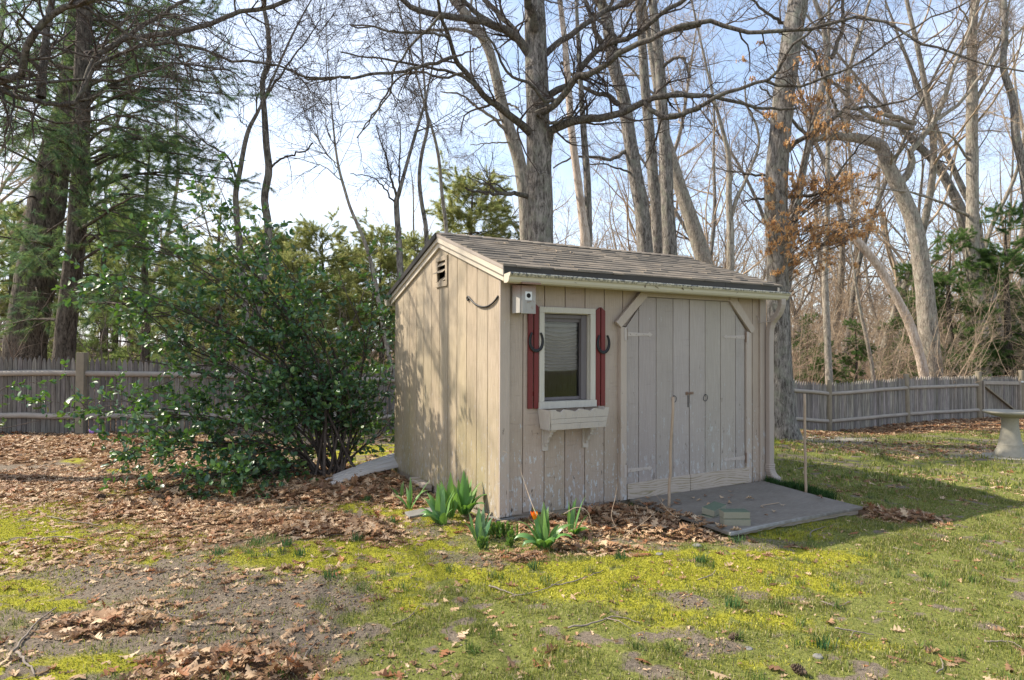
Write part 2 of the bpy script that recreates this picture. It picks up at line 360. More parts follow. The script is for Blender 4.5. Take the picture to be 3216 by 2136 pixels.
# dark strip under the eave shingles
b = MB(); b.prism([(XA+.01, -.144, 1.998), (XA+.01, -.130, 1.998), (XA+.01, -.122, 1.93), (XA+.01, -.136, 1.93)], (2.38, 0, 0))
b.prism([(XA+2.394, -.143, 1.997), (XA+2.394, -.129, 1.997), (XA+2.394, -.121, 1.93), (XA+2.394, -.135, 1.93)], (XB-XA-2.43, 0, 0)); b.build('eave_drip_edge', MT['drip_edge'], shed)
# gutter (ogee section), front and rear
t = NT('gutter_paint', .45, .4); n1 = t.noise(9, 6, (1, 1, 1), .7); zz = t.ramp(t.math('SUBTRACT', t.sep(2), 1.0), [(.905, 0), (.918, 1)])
sp = t.math('MULTIPLY', t.ramp(t.noise(38, 5, (1, 1, 1), .75), [(.46, 0), (.56, 1)]), zz)
t.color(t.mix(sp, t.mix(n1, (.43, .395, .30), (.52, .48, .375)), (.09, .09, .085))); MT['gutter'] = t.m
def gutter(y_in, sgn, xa, xb, za, zb, name):
    sec = [(0, .055), (0, 0), (.045, -.004), (.068, .004), (.078, .02), (.083, .04), (.096, .052), (.102, .066), (.096, .074), (.085, .070)]
    b = MB(); P = np.array([[(x, y_in+sgn*u, z0+v) for u, v in sec] for x, z0 in ((xa, za), (xb, zb))]); b.grid(P)
    o = b.build(name, MT['gutter'], shed, solid=.003)
    for x, z0, dx in ((xa, za, -.003), (xb, zb, .003)):
        e = MB(); e.prism([(x, y_in+sgn*u, z0+v) for u, v in sec[1:9]]+[(x, y_in, z0+.066)], (dx, 0, 0)); e.build('end_cap', MT['cream_trim'], o)
    return o
gutter(-.140, -1, -.030, 3.150, 1.866, 1.855, 'gutter')
gutter(WY+.155, 1, -.04, 3.14, 1.85, 1.84, 'gutter')
b = MB(); b.cur = (.25, .2, .16)
for i in range(46):
    x = rg.uniform(.1, 3.0); y = -.19+rg.uniform(-.03, .03); b.bar((x, y, 1.888), (x+rg.uniform(-.05, .05), y+rg.uniform(-.02, .02), 1.905), .012, .003)
gd = b.build('gutter_debris', MT['stick'], shed); gd['kind'] = 'stuff'
# downspout with crimped elbows
ds = MB(); path = [(3.085, -.19, 1.866), (3.088, -.185, 1.80), (3.085, -.15, 1.72), (3.075, -.085, 1.64), (3.07, -.062, 1.56)]
def rect_tube(b, path, w, d, crimp=0, updir=(0, -1, 0)):
    P = np.array(path, float); T = np.gradient(P, axis=0); T /= np.linalg.norm(T, axis=1)[:, None]; rings = []
    for i, (p, t_) in enumerate(zip(P, T)):
        n = np.array((1.0, 0, 0)); n -= t_*n.dot(t_); n /= np.linalg.norm(n); m = np.cross(t_, n); k = 1+(crimp if i % 2 else 0)
        rings.append([p+n*x*k*w/2+m*y*k*d/2 for x, y in ((-1, -.8), (-.8, -1), (.8, -1), (1, -.8), (1, .8), (.8, 1), (-.8, 1), (-1, .8))])
    k = 8; n = len(rings); b.add([v for r in rings for v in r], [(i*k+j, i*k+(j+1) % k, (i+1)*k+(j+1) % k, (i+1)*k+j) for i in range(n-1) for j in range(k)])
def dense(path, n):
    P = np.array(path, float); s = np.r_[0, np.cumsum(np.linalg.norm(np.diff(P, axis=0), axis=1))]; u = np.linspace(0, s[-1], n); return np.stack([np.interp(u, s, P[:, i]) for i in range(3)], 1)
def smooth_path(P, n=17):
    P = np.array(P, float)
    if len(P) < 3: return dense(P, n)
    Q = np.vstack([2*P[0]-P[1], P, 2*P[-1]-P[-2]]); out = []
    for i in range(1, len(Q)-2):
        for u in np.linspace(0, 1, 8, endpoint=False):
            a, b_, c, d = Q[i-1], Q[i], Q[i+1], Q[i+2]; out.append(.5*((2*b_)+(-a+c)*u+(2*a-5*b_+4*c-d)*u*u+(-a+3*b_-3*c+d)*u**3))
    out.append(P[-1]); return dense(out, n)
rect_tube(ds, smooth_path(path, 20), .066, .050, .05); rect_tube(ds, [(3.07, -.062, 1.56), (3.07, -.056, 1.4), (3.072, -.056, .3), (3.072, -.056, .2)], .068, .050)
plain('spout_paint', (.36, .30, .255), .55, .12, 6); dso = ds.build('downspout', MT['spout_paint'], shed, solid=.002)
e = MB(); rect_tube(e, smooth_path([(3.072, -.056, .21), (3.074, -.058, .14), (3.10, -.075, .075), (3.14, -.10, .035)], 22), .078, .06, .10); e.build('elbow', MT['spout_paint'], dso, solid=.002)
e = MB(); e.tube(smooth_path([(2.94, -.004, 1.70), (2.945, -.03, 1.66), (2.95, -.02, 1.63), (3.0, -.09, 1.64), (3.06, -.10, 1.645)], 12), .004, 6); e.build('strap', MT['spout_paint'], dso, smooth=True)
# gable vent with a broken louvre
v = gmb(); v.prism([(-.016, 1.012, 1.94), (-.016, 1.285, 1.94), (-.016, 1.285, 2.225), (-.016, 1.012, 2.225)], (.0, 0, 0)) if 0 else None
for y0, y1, z0, z1 in ((1.012, 1.285, 1.94, 1.99), (1.012, 1.285, 2.185, 2.228), (1.012, 1.055, 1.99, 2.185), (1.245, 1.285, 1.99, 2.185)): v.box(-.014, -.0005, y0, y1, z0, z1)
vo = v.build('gable_vent', MT['siding_gable'], shed, bevel=.003)
for z, tilt, yy in ((2.182, .12, 0), (2.115, .15, .02), (2.045, .5, -.01)):
    s_ = gmb(); dz = .03*tilt*2; pj = .02*(z == 2.115); s_.hexa([(-.013-pj, 1.057, z-.042), (.018, 1.057, z), (.018, 1.243, z-dz), (-.013-pj*2.2, 1.243+yy, z-.042-dz)], [(-.013-pj, 1.057, z-.036), (.018, 1.057, z+.006), (.018, 1.243, z+.006-dz), (-.013-pj*2.2, 1.243+yy, z-.036-dz)])
    s_.build('louvre', MT['siding_gable'], vo)
# window: casing, sash, glass, sagging shade and what stands behind the glass
w = MB(); w.box(.362, .410, -.024, -.001, .925, 1.655); w.box(.872, .924, -.024, -.001, .925, 1.655); w.box(.362, .924, -.024, -.001, 1.6555, 1.702)
w.box(.355, .930, -.034, -.001, .868, .9245); wo = w.build('window', MT['white_trim'], shed, bevel=.002)
w = MB(); w.box(.4105, .418, .0, .075, .925, 1.655); w.box(.864, .8715, .0, .075, .925, 1.655); w.box(.4105, .8715, .0, .075, .918, .925); w.box(.4105, .8715, 0, .075, 1.650, 1.655); w.build('reveal', MT['white_trim'], wo)
w = MB(); w.box(.4185, .445, .045, .07, .93, 1.645); w.box(.805, .862, .045, .07, .93, 1.645); w.box(.445, .805, .045, .07, .93, .955); w.box(.445, .805, .045, .07, 1.585, 1.645); w.box(.8055, .8625, .02, .044, .93, 1.645); w.box(.4185, .8055, .024, .044, 1.615, 1.645); w.build('sash', MT['grey_sash'], wo, bevel=.002)
t = NT('window_glass', .04, .5); gl = t.new('ShaderNodeBsdfGlossy'); gl.inputs['Roughness'].default_value = .03; tr = t.new('ShaderNodeBsdfTransparent'); tr.inputs[0].default_value = (.80, .80, .80, 1)
df = t.new('ShaderNodeBsdfDiffuse'); df.inputs[0].default_value = (.35, .35, .34, 1); fr = t.new('ShaderNodeFresnel'); fr.inputs[0].default_value = 1.40; mx = t.new('ShaderNodeMixShader'); mx2 = t.new('ShaderNodeMixShader')
t.l.new(fr.outputs[0], mx.inputs[0]); t.l.new(tr.outputs[0], mx.inputs[1]); t.l.new(gl.outputs[0], mx.inputs[2])
t.l.new(t.math('ADD', t.math('MULTIPLY', t.ramp(t.noise(9, 6, (8, 1, .5), .75), [(.56, 0), (.75, 1)]), .11), .015), mx2.inputs[0]); t.l.new(mx.outputs[0], mx2.inputs[1]); t.l.new(df.outputs[0], mx2.inputs[2]); t.l.new(mx2.outputs[0], t.n['Material Output'].inputs[0])
w = MB(); w.box(.444, .806, .055, .059, .954, 1.586); w.build('pane', t.m, wo)
n, m_ = 90, 24; P = np.zeros((n, m_, 3))
for i in range(n):
    for j in range(m_):
        u = j/(m_-1); v_ = i/(n-1); sag = .055*(1-(2*u-1)**2); ph = v_*13*2*math.pi
        P[i, j] = (.42+.44*u, .105+.02*math.sin(ph)+.02*math.sin(u*3)*v_, 1.60-v_*.42-sag*(1-.75*v_)*min(1, v_*6))
w = MB(); w.grid(P); w.build('window_shade', MT['shade_cloth'], wo, smooth=True)
w = MB(); w.box(.44, .81, .078, .088, 1.545, 1.565); w.build('shade_rail', MT['white_trim'], wo)
# shutters of two red boards
def shutter(x0, x1, xm, z0, zt):
    o = thing('x', '', '') if 0 else None
    b = MB(); g = .006
    for a, c, l, r in ((x0, xm-g, zt-.022, zt+.010), (xm+g, x1, zt+.010, zt-.022)):
        b.prism([(a, -.020, z0), (c, -.020, z0), (c, -.020, r), (a, -.020, l)], (0, .016, 0))
    b.box(x0+.01, x1-.01, -.0035, -.001, z0+.1, z0+.14); b.box(x0+.01, x1-.01, -.0035, -.001, zt-.25, zt-.21)
    return b.build('shutter', MT['red_paint'], shed, bevel=.002)
shutter(.258, .356, .308, .873, 1.722); shutter(.930, 1.030, .981, .871, 1.708)
# doors with Z hinges, kick boards, ring pulls, hasp; braced header
DX0, DX1, DXM = 1.252, 2.745, 2.003
def door(x0, x1, grooves, left):
    b = gmb(); cut = lambda x: min(1.825, 1.548+(x-DX0)*(1.825-1.548)/.224, 1.555+(DX1-x)*(1.825-1.555)/.229)
    b.prism([(x, -.016, z) for x, z in ([(x0+.003, .045), (x1-.003, .045), (x1-.003, cut(x1)), (x0+.23, 1.82), (x0+.003, cut(x0))] if left else [(x0+.003, .045), (x1-.003, .045), (x1-.003, cut(x1)), (x1-.235, 1.82), (x0+.003, 1.82)])], (0, .012, 0))
    e = [x0+.003]+grooves+[x1-.003]
    for a, c in zip(e[:-1], e[1:]):
        a += .0035; c -= .0035; tone(b); q = [(a, .045), (c, .045), (c, cut(c))]
        for k in (1.476, 2.516):
            if a < k < c: q.append((k, 1.825))
        q.append((a, cut(a))); b.prism([(x, -.026, z) for x, z in q], (0, .0095, 0))
    o = b.build('door', MT['door_paint'], shed, bevel=.0015)
    return o
dl = door(DX0, DXM, [1.395, 1.598, 1.801], True); dr = door(DXM, DX1, [2.206, 2.41, 2.613], False)
plain('hinge_paint', (.43, .37, .325), .6, .2, 30)
t = NT('kick_wood', .85, .2); wv = t.new('ShaderNodeTexWave', wave_type='BANDS', bands_direction='Z'); wv.inputs['Scale'].default_value = 4.0; wv.inputs['Distortion'].default_value = 16; wv.inputs['Detail'].default_value = 1.5; wv.inputs['Detail Scale'].default_value = .7
t.l.new(t.obj((.8, 1, 3.2)), wv.inputs[0]); t.bump(wv.outputs['Fac'], .003, .4)
t.color(t.mix(t.math('MULTIPLY', t.ramp(wv.outputs['Fac'], [(.0, 1), (.35, 0)]), t.ramp(t.noise(11, 5, (1, 1, 2)), [(.40, 0), (.6, 1)])), (.43, .36, .295), (.25, .21, .12))); MT['kick'] = t.m
b = MB(); b.prism([(1.262, -.044, .042), (2.0, -.044, .040), (2.0, -.044, .192), (1.258, -.044, .178)], (0, .017, 0)); b.build('kick_board', MT['kick'], dl, bevel=.002)
b = MB(); b.prism([(2.006, -.044, .040), (2.79, -.044, .045), (2.783, -.044, .198), (2.006, -.044, .193)], (0, .017, 0)); b.build('kick_board', MT['kick'], dr, bevel=.002)
for par, x, z, s_ in ((dl, 1.252, 1.49, 1), (dl, 1.252, .292, 1), (dr, 2.747, 1.482, -1), (dr, 2.747, .292, -1)):
    b = MB(); L = .30; y = -.030
    b.prism([(x+s_*.005, y, z-.020), (x+s_*.25, y, z-.010), (x+s_*.265, y, z-.022), (x+s_*.30, y, z), (x+s_*.265, y, z+.022), (x+s_*.25, y, z+.010), (x+s_*.005, y, z+.020)][::s_], (0, .0035, 0))
    b.box(min(x-s_*.006, x-s_*.034), max(x-s_*.006, x-s_*.034), -.0465, -.0425, z-.055, z+.055)
    for k in (.05, .12, .2): b.tube([(x+s_*k, y-.004, z), (x+s_*k, y+.002, z)], .006, 8)
    ho = b.build('hinge', MT['hinge_paint'], par, bevel=.001)
    b = MB(); b.tube([(x, -.037, z-.05), (x, -.037, z+.05)], .0065, 8); b.build('hinge_pin', MT['rust'], ho)
for par, x in ((dl, 1.808), (dr, 2.203)):
    b = MB(); b.tube([(x+.027*math.sin(a), -.033-.004*math.cos(a), .900+.030*math.cos(a)) for a in np.linspace(0, 2*math.pi, 20)], .0026, 6, cap=False); b.tube([(x, -.036, .930), (x, -.024, .930)], .005, 8); b.build('ring_pull', MT['iron'], par, smooth=True)
b = MB(); b.box(1.955, 1.985, -.032, -.0265, .934, .964); b.box(1.998, 2.052, -.031, -.0265, .938, .962); b.tube([(1.968, -.038, .95), (2.02, -.038, .95)], .005, 8); b.build('hasp', MT['rust'], dl, bevel=.001)
b = MB(); b.box(1.980, 1.988, -.031, -.0265, .82, .93); b.build('hasp_pin', MT['iron'], dl)
fo = MB(); fo.box(1.4765, 2.5155, -.040, -.0005, 1.829, 1.904); fo = fo.build('door_frame', MT['trim_tan'], shed, bevel=.002)
for x0_, x1_, zt_ in ((1.182, 1.248, 1.552), (2.75, 2.818, 1.53)): fr_ = MB(); fr_.box(x0_, x1_, -.042, -.0005, .04, zt_); fr_.build('door_jamb', MT['trim_tan'], fo, bevel=.002)
b = MB(); b.prism([(1.127, -.050, 1.593), (1.181, -.050, 1.545), (1.476, -.050, 1.828), (1.476, -.050, 1.92), (1.435, -.050, 1.90)], (0, .0285, 0)); b.build('frame_brace', MT['trim_tan'], fo, bevel=.002)
b = MB(); b.prism([(2.516, -.050, 1.825), (2.818, -.050, 1.520), (2.868, -.050, 1.566), (2.57, -.050, 1.895), (2.516, -.050, 1.92)], (0, .0285, 0)); b.build('frame_brace', MT['trim_tan'], fo, bevel=.002)

# ------------------------------------------------------------------ things fixed to or standing by the shed
bh = thing('birdhouse', 'small weathered wooden birdhouse under the gutter by the front corner', 'birdhouse', (.16, -.02, 1.63))
t = NT('old_wood', .9, .2); g_ = t.noise(4, 6, (25, 25, 2), .6); top_ = t.ramp(t.math('SUBTRACT', t.sep(2), 0), [(.13, 0), (.22, 1)])
t.bump(g_, .004, .6); t.color(t.mix(t.math('MULTIPLY', t.math('MAXIMUM', top_, t.ramp(t.noise(9, 3), [(.6, 0), (.72, 1)])), .75), t.mix(g_, (.27, .255, .23), (.42, .40, .37)), (.20, .085, .04))); MT['old_wood'] = t.m
b = MB(); b.prism([(.094, -.165, 1.637), (.094, -.045, 1.637), (.094, -.045, 1.862), (.094, -.165, 1.850)], (.014, 0, 0)); b.prism([(.212, -.165, 1.637), (.212, -.045, 1.637), (.212, -.045, 1.862), (.212, -.165, 1.850)], (.014, 0, 0))
b.box(.108, .212, -.045, -.032, 1.637, 1.862); b.box(.108, .212, -.163, -.045, 1.640, 1.652); b.box(.12, .20, -.032, -.0135, 1.66, 1.84); b.build('body', MT['old_wood'], bh, bevel=.0015)
b = MB(); b.box(.106, .230, -.179, -.1655, 1.632, 1.851); b.build('front', MT['old_wood'], bh, bevel=.0015)
b = MB(); b.hexa([(.082, -.225, 1.856), (.250, -.225, 1.856), (.250, -.024, 1.868), (.082, -.024, 1.868)], [(.082, -.225, 1.871), (.250, -.225, 1.871), (.250, -.024, 1.884), (.082, -.024, 1.884)]); b.build('roof', MT['old_wood'], bh, bevel=.002)
plain('plate', (.62, .62, .60), .5, .12); b = MB(); b.box(.134, .194, -.1815, -.1792, 1.737, 1.803); b.build('hole_plate', MT['plate'], bh)
b = MB(); b.tube([(.164, -.1795, 1.772), (.164, -.1822, 1.772)], .0185, 20); b.build('entrance_hole', MT['dark_void'], bh)
b = MB(); b.tube([(.150, -.178, 1.722), (.158, -.19, 1.722), (.185, -.187, 1.727)], .0025, 6); b.build('latch_nail', MT['rust'], bh)

hk = MB(); hp = smooth_path([(-.011, .545, 1.787), (-.011, .558, 1.776), (-.011, .578, 1.789), (-.011, .567, 1.808), (-.011, .535, 1.800), (-.011, .44, 1.747), (-.011, .33, 1.712), (-.011, .22, 1.700), (-.011, .12, 1.714), (-.010, .05, 1.742), (-.006, .008, 1.775)], 40)
hk.tube(hp, .0075, 8); tag(hk.build('plant_hook', MT['iron'], None, smooth=True, loc=(-.01, .3, 1.7)), 'black curled iron plant hook lying flat against the gable wall', 'hook')
for xc, zc, lab in ((.328, 1.412, 'dark iron horseshoe on the red shutter nearest the birdhouse'), (1.004, 1.400, 'dark iron horseshoe on the red shutter nearest the doors')):
    b = MB(); pr = []
    P = smooth_path([(xc+x, -.029, zc+z) for x, z in ((-.040, .076), (-.053, .050), (-.060, .018), (-.057, -.020), (-.038, -.055), (0, -.071), (.038, -.055), (.057, -.020), (.060, .018), (.053, .050), (.040, .076))], 27); T = np.gradient(P, axis=0); T /= np.linalg.norm(T, axis=1)[:, None]; N = np.stack([-T[:, 2], 0*T[:, 0], T[:, 0]], 1); rr = []
    wd_ = np.interp(np.linspace(0, 1, 27), [0, .2, .5, .8, 1], [.0075, .0105, .013, .0105, .0075])
    for i in range(27):
        for u, y in ((-1, .006), (-1, -.004), (-.45, -.007), (-.3, -.003), (.3, -.003), (.45, -.007), (1, -.004), (1, .006)): rr.append(P[i]+N[i]*u*wd_[i]+np.array((0, y, 0)))
    b.add(rr, [(i*8+j, i*8+(j+1) % 8, (i+1)*8+(j+1) % 8, (i+1)*8+j) for i in range(26) for j in range(8)]+[tuple(range(8))[::-1], tuple(range(208, 216))])
    tag(b.build('horseshoe', MT['iron'], None, loc=(xc, -.02, zc)), lab, 'horseshoe', 'horseshoes on the shutters')

fb = thing('window_flower_box', 'empty beige wooden flower box with wavy front on brackets below the window', 'flower box', (.65, -.02, .7))
b = MB(); wave = []
for i in range(61):
    u = i/60; x = .372+.578*u; ph = (u*3.9+.15) % 1; wv_ = .872-.030*(0 if u < .1 or u > .93 else (ph**1.4 if ph < .8 else (1-ph)*4*.8))
    wave.append((x, wv_))
def fbp(x, z): k = (z-.708)/(.868-.708); xc = .655; return (xc+(x-xc)*(.93+.07*k), -.158-.022*k, z)
for z0, z1 in ((.708, .757), (.759, .797)): b.prism([fbp(.372, z0), fbp(.950, z0), fbp(.950, z1), fbp(.372, z1)], (0, .014, 0))
b.prism([fbp(.372, .799), fbp(.950, .799)]+[fbp(x, z) for x, z in wave[::-1]], (0, .014, 0))
b.build('front_panel', MT['box_paint'], fb, bevel=.001)
for x, xb, s_ in ((.346, .372, 1), (.964, .938, -1)):
    b = MB(); x1 = x+.012*s_; b.hexa([(xb, -.150, .708), (xb+.012*s_, -.150, .708), (xb+.012*s_, -.022, .708), (xb, -.022, .708)][::s_], [(x+.02*s_, -.172, .868), (x1+.02*s_, -.172, .868), (x1, -.022, .872), (x, -.022, .872)][::s_]); b.build('side_panel', MT['box_paint'], fb)
b = MB(); b.box(.386, .926, -.150, -.022, .709, .721); b.build('bottom', MT['box_paint'], fb)
for xc in (.425, .826):
    k = MB(); k.box(xc-.028, xc+.028, -.016, -.001, .524, .706); k.box(xc-.03, xc+.03, -.13, -.017, .692, .706)
    pf = [(-.0165, .6915), (-.115, .6915), (-.115, .668), (-.098, .664), (-.094, .645), (-.075, .636), (-.062, .615), (-.058, .596), (-.04, .588), (-.036, .566), (-.0165, .562)]
    k.prism([(xc-.011, y, z) for y, z in pf], (.022, 0, 0)); k.build('bracket', MT['box_paint'], fb, bevel=.0015)

# wooden ramp in front of the doors
t = NT('ramp_paint', .75, .3); n1 = t.noise(2.2, 6, (1, 2.5, 1)); n2 = t.noise(14, 5, (1, 9, 1), .7)
edge = t.ramp(t.math('ADD', t.math('MULTIPLY', t.sep(1), -1), t.math('MULTIPLY', t.noise(20, 4), .05)), [(.595, 0), (.625, 1)])
c = t.mix(t.ramp(n2, [(.46, 0), (.66, .8)]), t.mix(n1, (.092, .078, .064), (.235, .205, .170)), (.24, .23, .20)); t.bump(n2, .003, .5); t.color(t.mix(t.math('MULTIPLY', edge, .8), c, (.36, .36, .36))); MT['ramp'] = t.m
rp_ = MB(); nx, ny = 14, 10; top_s = np.zeros((ny, nx, 3))
for i in range(ny):
    for j in range(nx):
        u, v_ = j/(nx-1), i/(ny-1); xl = 1.255+.02*v_; xr = 2.865+.12*v_; x = xl+(xr-xl)*u; y = -1.20+.035*u+(1.148-.03*u)*v_
        top_s[i, j] = (x, y, .040+.006*v_+.004*math.sin(u*5)+.004*math.sin(v_*4+u*3))
bot = top_s-np.array((0, 0, .024)); n0 = nx*ny; vs = np.vstack([top_s.reshape(-1, 3), bot.reshape(-1, 3)]); fs = []
idx = lambda i, j: i*nx+j
for i in range(ny-1):
    for j in range(nx-1): fs += [(idx(i, j), idx(i, j+1), idx(i+1, j+1), idx(i+1, j)), (n0+idx(i, j), n0+idx(i+1, j), n0+idx(i+1, j+1), n0+idx(i, j+1))]
for j in range(nx-1): fs += [(idx(0, j), n0+idx(0, j), n0+idx(0, j+1), idx(0, j+1)), (idx(ny-1, j), idx(ny-1, j+1), n0+idx(ny-1, j+1), n0+idx(ny-1, j))]
for i in range(ny-1): fs += [(idx(i, 0), idx(i+1, 0), n0+idx(i+1, 0), n0+idx(i, 0)), (idx(i, nx-1), n0+idx(i, nx-1), n0+idx(i+1, nx-1), idx(i+1, nx-1))]
rp_.add(vs, fs)
ramp = thing('wooden_ramp', 'flat grey painted wooden ramp on the ground before the shed doors', 'ramp', (2.05, -.6, .03))
rp_.build('deck', MT['ramp'], ramp, bevel=.003)
for y in (-1.1, -.6, -.12): b = MB(); b.box(1.34, 2.84, y-.04, y+.04, -.03, .0155); b.build('bearer', MT['kick'], ramp)

t = NT('paver', .95, .2); n1 = t.noise(60, 4, (1, 1, 1), .7); t.bump(n1, .004, .7); nn = t.new('ShaderNodeNewGeometry'); sx_ = t.new('ShaderNodeSeparateXYZ'); t.l.new(nn.outputs['True Normal'], sx_.inputs[0])
t.color(t.mix(t.ramp(t.math('ADD', t.math('MULTIPLY', sx_.outputs[2], .6), t.math('MULTIPLY', t.noise(9, 5), .5)), [(.35, .15), (.6, 1)]), t.mix(n1, (.25, .235, .175), (.34, .32, .25)), t.mix(n1, (.075, .105, .072), (.14, .17, .12)))); MT['paver'] = t.m
def paver(p, rot, z, lab):
    b = MB(); c_, s_ = math.cos(rot), math.sin(rot); q = []
    for sx, sy in ((-1, -1), (1, -1), (1, 1), (-1, 1)):
        x, y = sx*.1, sy*.053; q.append((p[0]+x*c_-y*s_, p[1]+x*s_+y*c_))
    b.hexa([(x, y, z) for x, y in q], [(x, y, z+.052) for x, y in q])
    return tag(b.build('paver_brick', MT['paver'], None, bevel=.004, loc=(p[0], p[1], z)), lab, 'brick', 'mossy bricks at the ramp corner')
paver((1.455, -1.062), -.50, .042, 'mossy brick lying under another on the front corner of the ramp')
paver((1.452, -1.058), -.47, .0955, 'mossy pale fronted brick topmost on the front corner of the ramp')
paver((1.50, -.80), .12, .005, 'green brick half sunk in leaves under the rear brick pair')
paver((1.515, -.795), .28, .068, 'green topped brick lying tilted upon the rear brick pair by the leaf pile').rotation_euler = (.12, -.05, 0)

def stake(base, top, r, lab):
    b = MB(); P = np.linspace(base, top, 9); P[1:-1] += np.random.default_rng(int(base[0]*100)).normal(0, .003, (7, 3)); b.tube(P, np.linspace(r, r*.93, 9), 10)
    return tag(b.build('wooden_stake', MT['stake'], None, smooth=True, loc=base), lab, 'stake', 'upright wooden stakes beside the ramp')
g1 = np.array((1.392, -.41, -.03)); g2 = at(2114, 1246, 5.47); stake(g1, (g2[0], g2[1], g2[2]), .0125, 'thin wooden stake standing in the leaf pile before the doors')
g1 = np.array((2.945, -.56, -.03)); g2 = at(1855*1.36214, 908*1.36214, 6.08); stake(g1, g2, .0125, 'thin wooden stake standing in grass at the far edge of the ramp')

# loose piece of white siding lying behind the shed corner
def _g0(x, y): d = ray(x*3216/2361, y*3216/2361); t_ = (0.01-EYE[2])/d[2]; return EYE+d*t_
ls = MB(); lt_, lb_ = _g0(744, 1108), _g0(766, 1123)+(0, 0, .02); rt_, rb_ = at(905*1.36214, 1049*1.36214, 7.4), at(905*1.36214, 1080*1.36214, 7.1); rt_, rb_ = lt_+(rt_-lt_)*1.12, lb_+(rb_-lb_)*1.12
nrm = np.cross(rt_-lt_, lb_-lt_); nrm /= np.linalg.norm(nrm); nrm = nrm if nrm[2] > 0 else -nrm
prof = [(0, 0), (0, .02), (.30, .026), (.33, .0), (.36, .022), (.63, .028), (.66, .0), (.69, .022), (.95, .028), (1.0, .004), (1.0, -.008)]
P = np.array([[a_*(1-k)+b_*k+nrm*h*.7 for k, h in prof] for a_, b_ in ((lt_, lb_), ((lt_+rt_)/2+(0, 0, .015), (lb_+rb_)/2+(0, 0, .015)), (rt_, rb_))]); ls.grid(P)
tag(ls.build('vinyl_siding_piece', MT['vinyl'], None, solid=.004, loc=(-.3, 2.4, 0)), 'loose piece of off-white siding lying against the shed rear corner under the bush', 'siding')
plain('terracotta', (.20, .12, .08), .9, .4, 30, .01)
b = MB(); b.box(-.10, .0-.01, 1.35, 1.75, -.02, .05); tag(b.build('timber_block', MT['kick'], None, bevel=.006, loc=(-.05, 1.5, 0)), 'weathered wooden block lying against the foot of the gable wall', 'block')
b = MB(); b.box(.015, LX-.05, .02, WY-.05, -.1, .0195); b.build('skid', MT['kick'], shed)
b = MB(); b.box(-.04, .14, -.03, .12, -.08, .022); tag(b.build('footing_stone', MT['stone'], None, bevel=.01, loc=(.05, .05, -.02)), 'flat tan footing stone under the front corner of the shed', 'stone')
b = MB(); q = G(1318, 1618); b.hexa([(q[0]-.12, q[1]-.09, -.01), (q[0]+.12, q[1]-.07, -.01), (q[0]+.13, q[1]+.09, -.01), (q[0]-.10, q[1]+.08, -.01)], [(q[0]-.12, q[1]-.09, .022), (q[0]+.12, q[1]-.07, .03), (q[0]+.13, q[1]+.09, .03), (q[0]-.10, q[1]+.08, .022)])
tag(b.build('flagstone', MT['stone'], None, bevel=.006, loc=(q[0], q[1], 0)), 'flat blue-grey flagstone beside the largest tulip clump', 'stone')
# ================================================================== ground
K = 3216/2361
def gp(dx, dy): return G(dx*K, dy*K)[:2]
def spots(lst):     # (x px, y px in the 2361 px view, radius along the view, radius across, weight) -> world ellipses
    return [(gp(a, b_), ra, rb, w) for a, b_, ra, rb, w in lst]
AX = FW[:2]/np.linalg.norm(FW[:2]); BX = RT[:2]/np.linalg.norm(RT[:2])
def field(x, y, sp, seed, rag=.55, sc=2.2):
    out = np.zeros_like(x); nz_ = (fbm(x*sc, y*sc, seed, 5)-.5)*2*rag
    for (c, ra, rb, w) in sp:
        dx, dy = x-c[0], y-c[1]; d = np.hypot((dx*AX[0]+dy*AX[1])/ra, (dx*BX[0]+dy*BX[1])/rb)
        out = np.maximum(out, w*np.clip(1.5-d*1.0+nz_*1.6, 0, 1))
    return np.clip(out, 0, 1)
S_LIT = spots([(150, 1120, .9, 1.4, .75), (380, 1180, .5, .9, .8), (300, 1260, .3, .8, .5), (450, 1240, .25, .6, .55), (60, 1035, 1.2, 1.6, 1), (250, 1030, 1.1, 1.2, 1), (420, 1045, 1.3, 1.2, .95), (560, 1100, 1.0, .9, 1), (700, 1130, .6, .8, 1), (860, 1112, .4, .5, .9), (300, 1110, .7, .9, .6),
    (640, 1205, .30, .75, .85), (760, 1220, .38, .55, 1), (840, 1235, .25, .35, .9), (930, 1160, .25, .3, .8), (500, 1215, .2, .5, .6),
    (1130, 1215, .25, .2, .8), (1300, 1225, .24, .42, 1), (1200, 1285, .14, .22, .75), (1420, 1190, .45, .32, 1), (1500, 1215, .33, .35, 1), (1590, 1235, .16, .28, 1), (1350, 1265, .14, .35, .9), (1250, 1200, .2, .3, .9),
    (520, 1545, .22, .38, 1), (640, 1550, .18, .25, .9), (230, 1440, .14, .28, .95), (330, 1395, .10, .25, .6), (150, 1290, .15, .3, .4), (250, 1230, .2, .35, .4), (430, 1325, .1, .4, .35),
    (2070, 1195, .18, .38, .95), (2010, 1180, .14, .15, .8), (2150, 1210, .12, .2, .5),
    (1960, 992, 1.5, 1.6, 1), (2080, 986, 1.6, 1.8, 1), (2200, 978, 1.6, 1.8, 1), (2330, 972, 1.6, 1.8, 1), (1880, 1000, .6, .8, .8), (2150, 1035, .8, 1.6, .38), (2000, 1045, .7, 1.2, .42), (1850, 1040, .3, .5, .35), (940, 1050, .5, .5, .5)])
